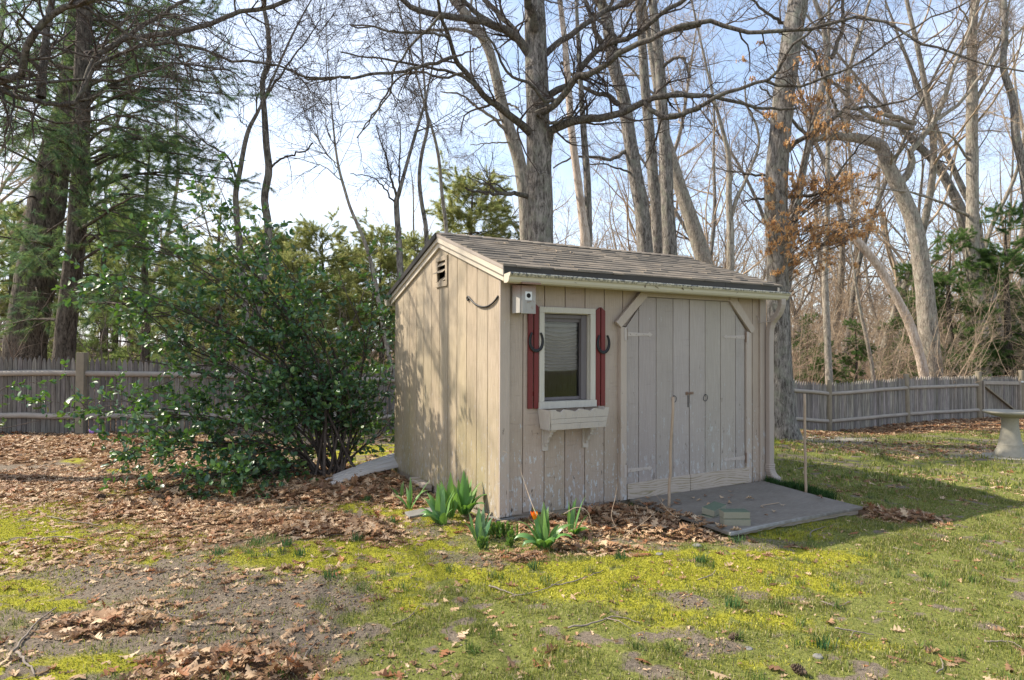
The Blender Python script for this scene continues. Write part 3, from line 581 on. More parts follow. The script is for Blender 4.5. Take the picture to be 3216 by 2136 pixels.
S_MOSS = spots([(60, 1160, .9, .9, .9), (200, 1180, .3, .5, .7), (60, 1230, .3, .5, .7), (250, 1250, .15, .3, .5), (860, 1040, .6, .7, .8), (830, 1165, .18, .5, .6), (980, 1255, .18, .35, .8), (1080, 1315, .22, .5, .8),
    (1450, 1320, .30, .75, 1), (1640, 1290, .22, .7, 1), (1330, 1340, .3, .5, .85), (1720, 1340, .22, .6, .9), (1850, 1280, .15, .5, .6), (1800, 1230, .12, .3, .7), (1900, 1210, .15, .3, .55), (1700, 1430, .16, .5, .6), (1500, 1395, .12, .3, .6),
    (420, 1425, .10, .17, 1), (60, 1345, .12, .25, .8), (120, 1395, .08, .2, .6), (220, 1530, .10, .3, .7), (50, 1560, .1, .2, .8), (330, 1285, .12, .22, .6), (1800, 1020, .35, .5, .7), (1960, 1490, .1, .3, .55), (1750, 1540, .1, .2, .5)])
S_SOIL = spots([(560, 1390, .38, .55, 1), (430, 1340, .25, .5, .8), (700, 1470, .2, .35, .9), (800, 1530, .12, .3, .8), (300, 1330, .25, .5, .7), (200, 1300, .3, .4, .6), (900, 1130, .35, .55, 1), (740, 1145, .25, .6, .9), (1120, 1300, .14, .25, .8),
    (1590, 1385, .14, .24, 1), (1600, 1495, .10, .25, 1), (1560, 1560, .08, .2, .8), (1750, 1365, .08, .12, .7), (1870, 1380, .07, .1, .6), (1900, 1060, .45, .6, .8), (2020, 1075, .4, .7, .6), (2150, 1050, .35, .6, .4), (100, 1420, .06, .3, .5), (30, 1480, .1, .2, .6), (2230, 1040, .3, .5, .6)])
S_SAND = spots([(1850, 1010, .35, 1.1, 1), (2250, 1052, .3, .6, .5)])
S_GRASS = spots([(1500, 1480, 1.2, 2.6, 1), (2100, 1400, 1.0, 2.0, 1), (2150, 1100, 2.4, 2.6, .9), (1050, 1400, .35, .8, .9), (1000, 1500, .3, .7, .85), (1800, 1500, .6, 1.2, 1), (2250, 1250, .8, 1.3, 1), (850, 1360, .2, .5, .6), (1300, 1560, .2, 1., .9), (720, 1300, .15, .4, .4)])
def masks(x, y):
    lit = field(x, y, S_LIT, 3, .35); soil = field(x, y, S_SOIL, 11, .5)*np.clip((.80-fbm(x*3.1, y*3.1, 71, 4))*4, .15, 1)
    moss = np.maximum(field(x, y, S_MOSS, 5, .45), np.clip((fbm(x*1.7+3, y*1.7, 91, 5)-.55)*5, 0, .55)*(1-.6*soil)*np.clip(1.3-.55*((x-EYE[0])*BX[0]+(y-EYE[1])*BX[1]), .1, 1))*(1-.80*soil); sand = field(x, y, S_SAND, 9, .4); grs = np.maximum(field(x, y, S_GRASS, 21, .3), .30+.55*np.clip((fbm(x*1.1, y*1.1, 93, 4)-.35)*3, 0, 1))*(1-.85*soil)
    fine = fbm(x*7, y*7, 31, 4); grs = grs*np.clip((fine-.20)*4, .15, 1); moss = moss*np.clip((fbm(x*9+5, y*9, 37, 4)-.24)*8, 0, 1)
    bx_ = (x-EYE[0])*BX[0]+(y-EYE[1])*BX[1]; grs = grs*np.clip(1.15+bx_*.38, .38, 1)
    d = (x-EYE[0])*AX[0]+(y-EYE[1])*AX[1]; bx = (x-EYE[0])*BX[0]+(y-EYE[1])*BX[1]
    fx0, fx1 = _dl(10.05, -6.6), _dl(15.6, 7.6); n_ = np.array((-(fx1-fx0)[1], (fx1-fx0)[0])); n_ /= np.linalg.norm(n_); far = np.clip(((x-fx0[0])*n_[0]+(y-fx0[1])*n_[1])*2, 0, 1)
    lit = np.maximum(lit, far)
    return lit, moss, soil, sand, grs
t = NT('ground', .97, .12)
n_f = t.noise(55, 6, (1, 1, 1), .7); n_m = t.noise(9, 5); n_c = t.noise(240, 3, (1, 1, 1), .7)
soil_c = t.mix(t.ramp(n_f, [(.3, 0), (.7, 1)]), (.070, .052, .037), (.32, .262, .198)); soil_c = t.mix(t.math('MULTIPLY', n_c, .5), soil_c, (.20, .165, .13))
moss_c = t.mix(t.ramp(n_f, [(.3, 0), (.72, 1)]), (.20, .195, .022), (.44, .425, .045)); grass_c = t.mix(t.ramp(n_f, [(.3, 0), (.7, 1)]), (.10, .115, .026), (.26, .27, .075))
lit_c = t.mix(t.ramp(n_f, [(.3, 0), (.7, 1)]), (.075, .040, .022), (.24, .15, .085)); sand_c = t.mix(n_f, (.34, .30, .24), (.48, .44, .37))
def soft(v, lo=.25, hi=.5): return t.ramp(t.math('ADD', v, t.math('MULTIPLY', t.math('SUBTRACT', n_m, .5), .5)), [(lo, 0), (hi, 1)])
mR, mG, mB = t.attr(0), t.attr(1), t.attr(2)
c = t.mix(soft(mB), soil_c, grass_c); c = t.mix(soft(mG), c, moss_c); c = t.mix(soft(mR, .35, .6), c, lit_c)
a2 = t.new('ShaderNodeVertexColor'); a2.layer_name = 'Sand'; c = t.mix(a2.outputs[0], c, sand_c)
t.bump(t.math('ADD', n_f, t.math('MULTIPLY', n_c, .4)), .02, .9); MT['ground'] = t.color(c)
def sheet(us, vs):
    U, Vv = np.meshgrid(us, vs, indexing='ij'); X = EYE[0]+AX[0]*U+BX[0]*Vv; Y = EYE[1]+AX[1]*U+BX[1]*Vv; return X, Y
def relief(X, Y, near):
    z = GZ(X, Y); lit, moss, soil, sand, grs = masks(X, Y)
    z = z+near*((fbm(X*1.3, Y*1.3, 2, 3)-.5)*.05+(fbm(X*6, Y*6, 8, 4)-.5)*.022+(fbm(X*26, Y*26, 4, 3)-.5)*(.016+.008*moss))
    inside = (X > -.08) & (X < LX+.1) & (Y > -.06) & (Y < WY+.1); z = np.where(inside, np.minimum(z, -.04), z)
    onr = (X > 1.2) & (X < 3.05) & (Y > -1.28) & (Y < .05); z = np.where(onr, np.minimum(z, .004), z)
    return z, lit, moss, soil, sand, grs
us = np.concatenate([np.linspace(-14, .8, 12), np.geomspace(1.2, 18, 460), np.geomspace(18.5, 420, 50)]); vb = np.sinh(np.linspace(-4.4, 4.4, 520))/np.sinh(4.4)*1.0
vs_ = np.concatenate([-np.geomspace(400, 15, 16), np.linspace(-13.5, -5.2, 60), np.linspace(-5.1, 6.1, 430), np.linspace(6.2, 15, 60), np.geomspace(16, 400, 16)])
X, Y = sheet(us, vs_); near = np.clip(1.15-X*0-((X-EYE[0])*AX[0]+(Y-EYE[1])*AX[1])/22, 0, 1)
Z, lit, moss, soil, sand, grs = relief(X, Y, near); n, m_ = X.shape
q = (np.arange(n-1)[:, None]*m_+np.arange(m_-1)[None, :]).ravel(); faces = np.stack([q, q+m_, q+m_+1, q+1], 1)
go = raw('ground', np.stack([X, Y, Z], -1), [faces], MT['ground'], None, True, np.stack([lit.ravel(), moss.ravel(), grs.ravel()], 1))
go['kind'] = 'structure'
ca = go.data.color_attributes.new('Sand', 'FLOAT_COLOR', 'POINT'); s4 = np.ones((n*m_, 4), np.float32); s4[:, :3] = sand.ravel()[:, None]; ca.data.foreach_set('color', s4.ravel())
def GR(x, y):
    x = np.asarray(x, float); y = np.asarray(y, float); d = (x-EYE[0])*AX[0]+(y-EYE[1])*AX[1]; return relief(x, y, np.clip(1.15-d/22, 0, 1))[0]

# ------------------------------------------------------------------ fallen oak leaves
def leaf_proto(st, wl, wr, fold, curl, side):
    """oak leaf as a lobed strip: stations along the midrib with a left and a right edge"""
    st = np.array(st); V = []
    for s, a, b_ in zip(st, wl, wr):
        bend = curl*(s-.5)**2; tw = side*(s-.5)
        V += [(s-.5, a, fold*a*1.2+bend+tw*a), (s-.5, 0, bend), (s-.5, -b_, fold*b_*1.2+bend-tw*b_)]
    V = np.array(V); k = len(st); F_ = []
    for i in range(k-1):
        F_ += [(3*i, 3*i+1, 3*i+4, 3*i+3), (3*i+1, 3*i+2, 3*i+5, 3*i+4)]
    return V, np.array(F_)
st = [0, .14, .2, .30, .36, .42, .52, .58, .66, .76, .84, 1.0]; wl = [.008, .012, .12, .045, .19, .24, .055, .26, .20, .05, .10, .0]
st2 = [0, .2, .34, .5, .62, .78, 1.0]; wl2 = [.01, .05, .22, .07, .24, .07, 0]
def scatter_leaves(name, n, xy, size, zoff, tilt, mat, cols, lo=False, label='', seed=0, kind='stuff'):
    r = np.random.default_rng(seed); protos = []
    for k in range(8):
        a = np.array(wl2 if lo else wl)*r.uniform(.8, 1.15, len(wl2 if lo else wl)); b_ = np.roll(np.array(wl2 if lo else wl), 0)*r.uniform(.8, 1.15, len(a))
        protos.append(leaf_proto(st2 if lo else st, a, b_, r.uniform(-.7, 1.0), r.uniform(-.5, .8), r.uniform(-1.3, 1.3)))
    VV, FF, CC = [], [], []; base = 0; idx = r.integers(0, 8, n); yaw = r.uniform(0, 2*np.pi, n); pit = r.normal(0, 1, n)*tilt; rol = r.normal(0, 1, n)*tilt
    cidx = r.integers(0, len(cols), n); br = r.uniform(.75, 1.2, n)
    for k in range(8):
        s = np.where(idx == k)[0]
        if not len(s): continue
        V, F_ = protos[k]; cy, sy = np.cos(yaw[s]), np.sin(yaw[s]); cp, sp_ = np.cos(pit[s]), np.sin(pit[s]); cr, sr = np.cos(rol[s]), np.sin(rol[s])
        P = np.broadcast_to(V, (len(s),)+V.shape)*size[s][:, None, None]; x, y, z = P[..., 0], P[..., 1], P[..., 2]
        y, z = y*cr[:, None]-z*sr[:, None], y*sr[:, None]+z*cr[:, None]; x, z = x*cp[:, None]+z*sp_[:, None], -x*sp_[:, None]+z*cp[:, None]; x, y = x*cy[:, None]-y*sy[:, None], x*sy[:, None]+y*cy[:, None]
        z = z-z.min(1)[:, None]*.85
        Q = np.stack([x+xy[s, 0][:, None], y+xy[s, 1][:, None], z+zoff[s][:, None]], -1); VV.append(Q.reshape(-1, 3))
        FF.append((F_[None]+(base+np.arange(len(s))*len(V))[:, None, None]).reshape(-1, 4)); base += len(s)*len(V)
        c_ = np.array(cols)[cidx[s]]*br[s][:, None]; CC.append(np.repeat(c_, len(V), 0))
    o = raw(name, np.vstack(VV), FF, mat, None, True, np.vstack(CC))
    o['kind'] = kind; o['label'] = label; o['category'] = 'leaves'
    return o
t = NT('dry_leaf', .62, .35); n1 = t.noise(40, 3); c = t.mix(t.math('MULTIPLY', n1, .4), t.attr(), (.10, .045, .02)); t.color(c)
tl = t.new('ShaderNodeBsdfTranslucent'); t.l.new(c, tl.inputs[0]); ms = t.new('ShaderNodeMixShader'); ms.inputs[0].default_value = .22; t.l.new(t.b.outputs[0], ms.inputs[1]); t.l.new(tl.outputs[0], ms.inputs[2]); t.l.new(ms.outputs[0], t.n['Material Output'].inputs[0]); MT['dry_leaf'] = t.m
LC = [(.38, .25, .155), (.30, .18, .105), (.48, .35, .235), (.22, .13, .08), (.58, .46, .33), (.35, .22, .13), (.45, .31, .20), (.18, .11, .07), (.34, .16, .08), (.27, .18, .12), (.52, .40, .28), (.62, .50, .37)]
LC = [(a*1.08, b*1.0, c*.88) for a, b, c in LC]
def sample(n, d0, d1, l0, l1, seed, power=1.0):
    r = np.random.default_rng(seed); d = (d0**power+(d1**power-d0**power)*r.random(n))**(1/power); l = r.uniform(l0, l1, n)
    return np.stack([EYE[0]+AX[0]*d+BX[0]*l, EYE[1]+AX[1]*d+BX[1]*l], 1), d, l, r
def off_shed(p, pad=0): return ~((p[:, 0] > -.02-pad) & (p[:, 0] < LX+.05) & (p[:, 1] > -.03-pad) & (p[:, 1] < WY+.05))
def ramp_free(p): return ~((p[:, 0] > 1.32) & (p[:, 0] < 3.0) & (p[:, 1] > -1.2) & (p[:, 1] < 0))
def litter(n, d0, d1, l0, l1, seed, size, lo, base_p, label):
    p, d, l, r = sample(n, d0, d1, l0, l1, seed, 2.0 if d0 < 6 else 1.5); lt, ms_, so_, sa_, gr_ = masks(p[:, 0], p[:, 1])
    clump = np.clip((fbm(p[:, 0]*2.3, p[:, 1]*2.3, 77, 4)-.50)*5, 0, 1)
    leftish = np.clip(.5-l*.35, .30, 1)
    keep = (r.random(n) < np.clip(lt**1.5+base_p*(.25+3*clump)*leftish, 0, 1)) & (np.abs(l) < d*.95+1) & off_shed(p)
    keep &= ramp_free(p) | (r.random(n) < np.clip(lt*1.0-(p[:, 0]-1.3)*2.8-np.clip(p[:, 1]+.5, -.6, .6)*.2, 0, 1))
    p, d, lt = p[keep], d[keep], lt[keep]; k = len(p); sz = r.uniform(.6, 1.15, k)*size
    pile = np.clip(lt-.55, 0, 1)*2
    z = GR(p[:, 0], p[:, 1])+r.random(k)**1.5*.055*pile+pile*.012-.002
    ir = (p[:, 0] > 1.25) & (p[:, 0] < 3) & (p[:, 1] > -1.2) & (p[:, 1] < 0); z = np.where(ir, np.maximum(z, .048), z)
    return scatter_leaves('fallen_leaves', k, p, sz, z, .11, MT['dry_leaf'], LC, lo, label, seed)
litter(80000, 1.7, 7.5, -5.6, 5.6, 101, .092, False, .085, 'dry brown oak leaves scattered and heaped over the near lawn')
litter(150000, 7.5, 17.8, -13, 16, 102, .13, True, .05, 'dry brown leaves drifted along the foot of the picket fence')
# curled leaves standing up inside the heaps
p, d, l, r = sample(9000, 1.7, 7.2, -4.5, 4.5, 107, 2.0); lt = masks(p[:, 0], p[:, 1])[0]; kp = (lt > .75) & off_shed(p) & (ramp_free(p) | ((p[:, 0] < 1.55+.3*r.random(len(p))) & (p[:, 1] < -.3))); p = p[kp]
scatter_leaves('fallen_leaves', len(p), p, r.uniform(.06, .12, len(p)), GR(p[:, 0], p[:, 1])+r.random(len(p))*.05, .45, MT['dry_leaf'], LC, False, 'curled dry oak leaves standing up out of the leaf heaps', 108)

# broken bits of leaf, clods of soil
p, d, l, r = sample(60000, 1.7, 7.0, -5.0, 5.2, 121, 1.7); mk = masks(p[:, 0], p[:, 1]); kp = (r.random(len(p)) < .10+.5*mk[0]+.22*mk[2]*(l < 1)) & off_shed(p) & ramp_free(p) & (np.abs(l) < d*.85+.8); p = p[kp]
scatter_leaves('leaf_fragments', len(p), p, r.uniform(.018, .045, len(p)), GR(p[:, 0], p[:, 1])+.001, .25, MT['dry_leaf'], LC, True, 'broken bits of dead leaf strewn over the near ground', 122)
p, d, l, r = sample(150000, 1.7, 6.6, -4.8, 5.0, 123, 1.7); mk = masks(p[:, 0], p[:, 1]); kp = (r.random(len(p)) < (.08+.9*mk[2])*(1-.7*mk[1])) & off_shed(p) & ramp_free(p) & (np.abs(l) < d*.85+.8); p = p[kp]; n_ = len(p); sz = .0025+.0055*r.random(n_)**3
O_ = np.array([(1, 0, 0), (0, 1, 0), (-1, 0, 0), (0, -1, 0), (0, 0, .8), (0, 0, -.6)]); F8 = np.array([(0, 1, 4), (1, 2, 4), (2, 3, 4), (3, 0, 4), (1, 0, 5), (2, 1, 5), (3, 2, 5), (0, 3, 5)])
V = (O_[None]+r.normal(0, .28, (n_, 6, 3)))*sz[:, None, None]; V[..., :2] += p[:, None]; V[..., 2] += (GR(p[:, 0], p[:, 1])+sz*.3)[:, None]; cc = np.array([(.15, .115, .08), (.24, .19, .135), (.10, .075, .052), (.28, .225, .165)])[r.integers(0, 4, n_)]
o = raw('soil_crumbs', V.reshape(-1, 3), [(F8[None]+(np.arange(n_)*6)[:, None, None]).reshape(-1, 3)], MT['dry_leaf'] if 0 else NT('crumb', .95, .1).m, None, False, np.repeat(cc, 6, 0)); t = NT('crumb_soil', .97, .1); t.color(t.attr()); o.data.materials[0] = t.m
tag(o, 'small clods of bare soil on the worn parts of the lawn', 'soil', kind='stuff')
# ------------------------------------------------------------------ grass and moss blades
def blades(name, p, z, h, w, cols, mat, label, seed, lean=.5):
    r = np.random.default_rng(seed); n = len(p); a = r.uniform(0, 2*np.pi, n); b_ = r.uniform(0, 2*np.pi, n); ln = np.abs(r.normal(0, 1, n))*lean*h
    V = np.zeros((n, 5, 3), np.float32); wx, wy = np.cos(a)*w/2, np.sin(a)*w/2; lx, ly = np.cos(b_)*ln, np.sin(b_)*ln
    V[:, 0] = np.stack([p[:, 0]-wx, p[:, 1]-wy, z-.004], 1); V[:, 1] = np.stack([p[:, 0]+wx, p[:, 1]+wy, z-.004], 1)
    V[:, 2] = np.stack([p[:, 0]+wx*.8+lx*.35, p[:, 1]+wy*.8+ly*.35, z+h*.62], 1); V[:, 3] = np.stack([p[:, 0]-wx*.8+lx*.35, p[:, 1]-wy*.8+ly*.35, z+h*.62], 1)
    V[:, 4] = np.stack([p[:, 0]+lx, p[:, 1]+ly, z+h*np.clip(1-.25*(ln/np.maximum(h, 1e-4))**2, .5, 1)], 1)
    i = np.arange(n)*5; Fq = np.stack([i, i+1, i+2, i+3], 1); Ft = np.stack([i+3, i+2, i+4], 1)
    c_ = np.array(cols)[r.integers(0, len(cols), n)]*r.uniform(.75, 1.25, n)[:, None]
    o = raw(name, V, [Fq, Ft], mat, None, False, np.repeat(c_, 5, 0)); o['kind'] = 'stuff'; o['label'] = label; o['category'] = name.replace('_', ' '); return o
def leafmat(name, rough=.55, trans=.3, spec=.3):
    t = NT(name, rough, spec); c = t.attr(); t.color(c); tl = t.new('ShaderNodeBsdfTranslucent'); t.l.new(c, tl.inputs[0]); ms = t.new('ShaderNodeMixShader'); ms.inputs[0].default_value = trans
    t.l.new(t.b.outputs[0], ms.inputs[1]); t.l.new(tl.outputs[0], ms.inputs[2]); t.l.new(ms.outputs[0], t.n['Material Output'].inputs[0]); MT[name] = t.m; return t.m
leafmat('blade', .6, .35); leafmat('needle', .6, .55, .25)
GC = [(.13, .175, .032), (.18, .22, .040), (.10, .14, .030), (.25, .27, .05), (.37, .34, .14), (.29, .29, .06), (.40, .35, .19), (.17, .17, .05)]
MC = [(.40, .385, .045), (.46, .44, .055), (.32, .325, .035), (.50, .47, .08), (.23, .25, .035), (.36, .32, .08)]
def turf(n, d0, d1, l0, l1, seed, h, w, pw):
    p, d, l, r = sample(n, d0, d1, l0, l1, seed, pw); lt, ms_, so_, sa_, gr_ = masks(p[:, 0], p[:, 1]); tuft = np.clip((fbm(p[:, 0]*5, p[:, 1]*5, 55, 4)-.38)*5, 0, 1)
    keep = (r.random(n) < gr_*(.25+.75*tuft)*(1-.85*lt)*(1-.93*ms_)) & (np.abs(l) < d*.85+.8) & off_shed(p) & ramp_free(p); q, dd = p[keep], d[keep]; hh = h*r.uniform(.5, 1.4, len(q))*(.6+.6*tuft[keep])
    blades('grass', q, GR(q[:, 0], q[:, 1]), hh, w*r.uniform(.7, 1.3, len(q)), GC, MT['blade'], 'short thin green and straw coloured grass on the lawn'+(' beyond the shed' if d0 > 6 else ' in front of the shed'), seed, .7)
    keep = (r.random(n) < ms_*(1-.7*lt)) & (np.abs(l) < d*.85+.8) & off_shed(p) & ramp_free(p); q = p[keep]
    if d0 < 6: blades('moss', q, GR(q[:, 0], q[:, 1])-.002, .010*r.uniform(.5, 1.5, len(q)), .0055*r.uniform(.7, 1.4, len(q)), MC, MT['blade'], 'bright yellow-green moss cushions on the lawn', seed+1, .6)
turf(820000, 1.8, 6.6, -5.2, 5.4, 201, .018, .0036, 1.6); turf(150000, 6.6, 15, -4, 13, 202, .04, .011, 1.4)
# dark tufts beside the ramp and single tufts in the leaves
r = np.random.default_rng(5); T_ = []
for k in range(17):
    u = k/16; c_ = np.array((2.98+.02*u, .02))*(1-u)+np.array((3.02, -.72))*u+np.array((.05, 0)); c_ += r.normal(0, .03, 2); T_.append(c_+r.normal(0, .035, (150, 2)))
T_ = np.vstack(T_); T_ = T_[(T_[:, 0] > 2.96) | (T_[:, 1] > 9)]; blades('grass', T_, GR(T_[:, 0], T_[:, 1]), r.uniform(.05, .10, len(T_)), np.full(len(T_), .006), [(.035, .085, .02), (.05, .11, .025), (.03, .07, .018)], MT['blade'], 'dark green grass tufts along the far edge of the ramp', 9, .45)
T_ = []
for dx, dy in ((1015, 1160), (590, 1255), (505, 1278), (800, 1190), (845, 1155), (690, 1285), (1230, 1310), (1615, 1292), (1430, 1290), (1700, 1248), (1690, 1400), (1900, 1500), (760, 1330), (660, 1265), (905, 1205), (820, 1250)):
    T_.append(gp(dx, dy)+r.normal(0, .022, (40, 2)))
T_ = np.vstack(T_); blades('grass', T_, GR(T_[:, 0], T_[:, 1]), r.uniform(.03, .075, len(T_)), np.full(len(T_), .005), [(.06, .13, .035), (.08, .16, .04), (.05, .12, .05)], MT['blade'], 'single green grass tufts poking through leaves and moss', 10, .7)

p, d, l, r = sample(420, 1.8, 7.5, -3.2, 5.4, 311, 1.6); mk = masks(p[:, 0], p[:, 1]); kp = (mk[4] > .35) & off_shed(p) & ramp_free(p); p = p[kp]; T_ = np.repeat(p, 34, 0)+r.normal(0, .020, (len(p)*34, 2))
blades('grass', T_, GR(T_[:, 0], T_[:, 1]), r.uniform(.025, .06, len(T_)), np.full(len(T_), .004), [(.09, .16, .03), (.12, .19, .04), (.07, .13, .03), (.30, .27, .12), (.16, .20, .05)], MT['blade'], 'longer tufts of coarse grass dotted over the lawn', 312, .8)
r = np.random.default_rng(33); p = np.stack([r.uniform(1.4, 2.9, 26), r.uniform(-1.1, -.1, 26)], 1); p = p[r.random(26) < np.clip(1.4-(p[:, 0]-1.4), .25, 1)]
scatter_leaves('fallen_leaves', len(p), p, r.uniform(.05, .09, len(p)), np.full(len(p), .052), .08, MT['dry_leaf'], LC, False, 'few dead oak leaves blown onto the grey ramp', 34)
# ------------------------------------------------------------------ sticks, cones, stones
def stick(pts, r0, lab, fork=None):
    r0 = r0*.68
    P = []
    for dx, dy in pts: g = G(dx*K, dy*K); P.append((g[0], g[1], float(GR(g[0], g[1]))+r0+.006))
    P = smooth_path(P, 14); P[1:-1] += np.random.default_rng(int(pts[0][0])).normal(0, min(r0*.45, .12*np.linalg.norm(P[1]-P[0])), P[1:-1].shape); b = MB(); b.tube(P, np.linspace(r0, r0*.5, 14), 6)
    if fork is not None:
        q = P[int(14*.55)]; g = G(fork[0]*K, fork[1]*K); b.tube([q, (q+np.array((g[0], g[1], q[2]+.01)))/2+np.array((0, 0, .008)), (g[0], g[1], float(GR(g[0], g[1]))+.012)], [r0*.6, r0*.5, r0*.35], 6)
    tag(b.build('fallen_stick', MT['stick'], None, smooth=True, loc=tuple(P[0])), lab, 'stick', 'fallen sticks lying on the lawn')
for pts, r0, lab, fk in [
    ([(1128, 1350), (1195, 1375)], .008, 'straight pale fallen stick on grass in front of the small tulips', None), ([(1180, 1375), (1250, 1365), (1305, 1335)], .005, 'long thin grey fallen stick bending across grass', None),
    ([(1310, 1450), (1380, 1438), (1420, 1425), (1475, 1440)], .007, 'crooked forked grey stick low in the middle of the lawn', (1455, 1455)), ([(1868, 1240), (1875, 1225), (1935, 1208)], .007, 'bent bare stick shaped like a hook right of the ramp', None),
    ([(30, 1490+20), (90, 1440), (130, 1405)], .008, 'crooked pale stick at the lower edge of the lawn by dark leaves', None), ([(38, 1515), (70, 1550), (80, 1568)], .010, 'thick pale stick end leaving the photo at the bottom', None),
    ([(385, 1405), (395, 1420), (450, 1428)], .005, 'small curved stick on bare soil by the moss patch', None), ([(700, 1520), (712, 1500), (735, 1478)], .005, 'thin grey stick on soil beside the large leaf heap', None),
    ([(905, 1445), (940, 1430), (965, 1395)], .005, 'thin bowed stick on the edge between soil and grass', None), ([(2060, 1265), (2110, 1280)], .007, 'short straight stick right of the bent one', None),
    ([(1925, 1455), (1990, 1462), (2015, 1465)], .006, 'thin straight stick crossed by a second twig low on the grass', (1960, 1475)), ([(2270, 1480), (2330, 1482), (2361, 1500)], .007, 'forked stick near the lower corner of the grass', None),
    ([(2430/1.0-30, 1210), (2340, 1212)], .005, 'twig at the edge of the shaded grass', None), ([(1795, 1032), (1880, 1042), (1990, 1020)], .009, 'long curved branch lying on the grass behind the ramp', (1960, 1030)),
    ([(1840, 1085), (1900, 1075), (1990, 1090)], .010, 'forked grey branch on bare ground left of the bird bath', (2010, 1070)), ([(1800, 1060), (1850, 1070), (1890, 1085)], .007, 'dark branch lying by the downspout', (1860, 1055)),
    ([(2030, 1018), (2130, 1022), (2230, 1026)], .008, 'straight pale branch lying on the grass before the fence', None), ([(620, 1265), (700, 1245), (800, 1235)], .005, 'thin stick on top of the pale leaf drift', None),
    ([(110, 1195), (180, 1208), (240, 1215)], .007, 'dark stick on moss left of the holly', None), ([(70, 1245), (150, 1240), (200, 1250)], .006, 'stick half buried in soil at the left side', None),
    ([(1270, 1350), (1320, 1345), (1390, 1318)], .006, 'long grey twig just in front of the orange tulip', None), ([(1895, 1390), (1930, 1398), (1960, 1388)], .006, 'short crooked stick on the yellow moss right of centre', None),
    ([(1610, 1340), (1640, 1325), (1650, 1310)], .006, 'small stick upon bright moss in front of the bricks', None), ([(2160, 1555), (2175, 1535), (2168, 1515)], .006, 'small upright crook of stick near the bottom edge', None)]:
    stick(pts, r0, lab, fk)
# short twig lying on the ramp
b = MB(); q = np.array([(2.05, -.83, .05), (2.07, -.79, .056), (2.3, -.78, .052)]); b.tube(smooth_path(q, 10), .004, 6); tag(b.build('fallen_stick', MT['stake'], None, smooth=True, loc=(2.05, -.83, .05)), 'thin pale twig lying on the grey ramp', 'stick')
plain('cone', (.11, .075, .05), .9, .5, 40, .003)
def cone(dx, dy, s, lab):
    g = G(dx*K, dy*K); z = float(GR(g[0], g[1]))+s*.3; b = MB(); r = np.random.default_rng(int(dx)); ax = np.array((math.cos(dx), math.sin(dx), .1)); ax /= np.linalg.norm(ax); e1 = np.cross(ax, (0, 0, 1)); e1 /= np.linalg.norm(e1); e2 = np.cross(ax, e1); c0 = np.array((g[0], g[1], z))
    b.tube([c0-ax*s*.5, c0, c0+ax*s*.5], [s*.13, s*.18, s*.08], 8)
    for i in range(46):
        u = i/45; a = i*2.4; rad = s*(.30*math.sin(math.pi*min(1, .15+u*.85))+.05); d = e1*math.cos(a)+e2*math.sin(a); q = c0+ax*s*(u-.5)*.9; tip = q+d*rad+ax*s*.12; sd = np.cross(d, ax)*s*.10
        b.prism([q+sd*.5, q-sd*.5, tip-sd, tip+sd], ax*s*.03)
    tag(b.build('pine_cone', MT['cone'], None, loc=(g[0], g[1], z)), lab, 'pine cone')
cone(2510/1.3621-0, 1562, .062, 'open pine cone at the bottom edge of the lawn'); cone(232, 1152, .08, 'dark pine cone on moss among the leaves left of the holly'); cone(2020, 1017+3, .07, 'small pine cone on grass before the fence'); cone(1690, 1478, .05, 'small cone lying on bare soil in the front lawn')
def rock(dx, dy, s, lab, flat=.5):
    g = G(dx*K, dy*K); r = np.random.default_rng(int(dx*7)); b = MB(); prof = [(0.01, -.5), (.7, -.4), (1, -.05), (.85, .32), (.5, .5), (.01, .55)]; b.lathe([(a*s*.8, z*s*flat) for a, z in prof], (g[0], g[1], float(GR(g[0], g[1]))+s*.1), 10)
    b.v = [(x+r.normal(0, s*.09), y+r.normal(0, s*.09), z+r.normal(0, s*.05)) for x, y, z in b.v]
    tag(b.build('stone', MT['stone'], None, smooth=True, loc=(g[0], g[1], 0)), lab, 'stone')
rock(1607, 1258, .04, 'small blue-grey stone at the edge of the leaf pile'); rock(1520, 1275, .03, 'little grey stone on moss below the leaf pile'); rock(1727, 1505-6, .022, 'small pale stone on the lower lawn'); rock(2000, 1100, .035, 'light stone in the grass beyond the ramp'); rock(1776, 1108, .035, 'white stone under the downspout elbow'); rock(1815, 1128, .05, 'flat pale stone half hidden by the ramp edge', .3); rock(1752+135, 1545-22, .03, 'pale square stone in the grass near the bottom', .6)
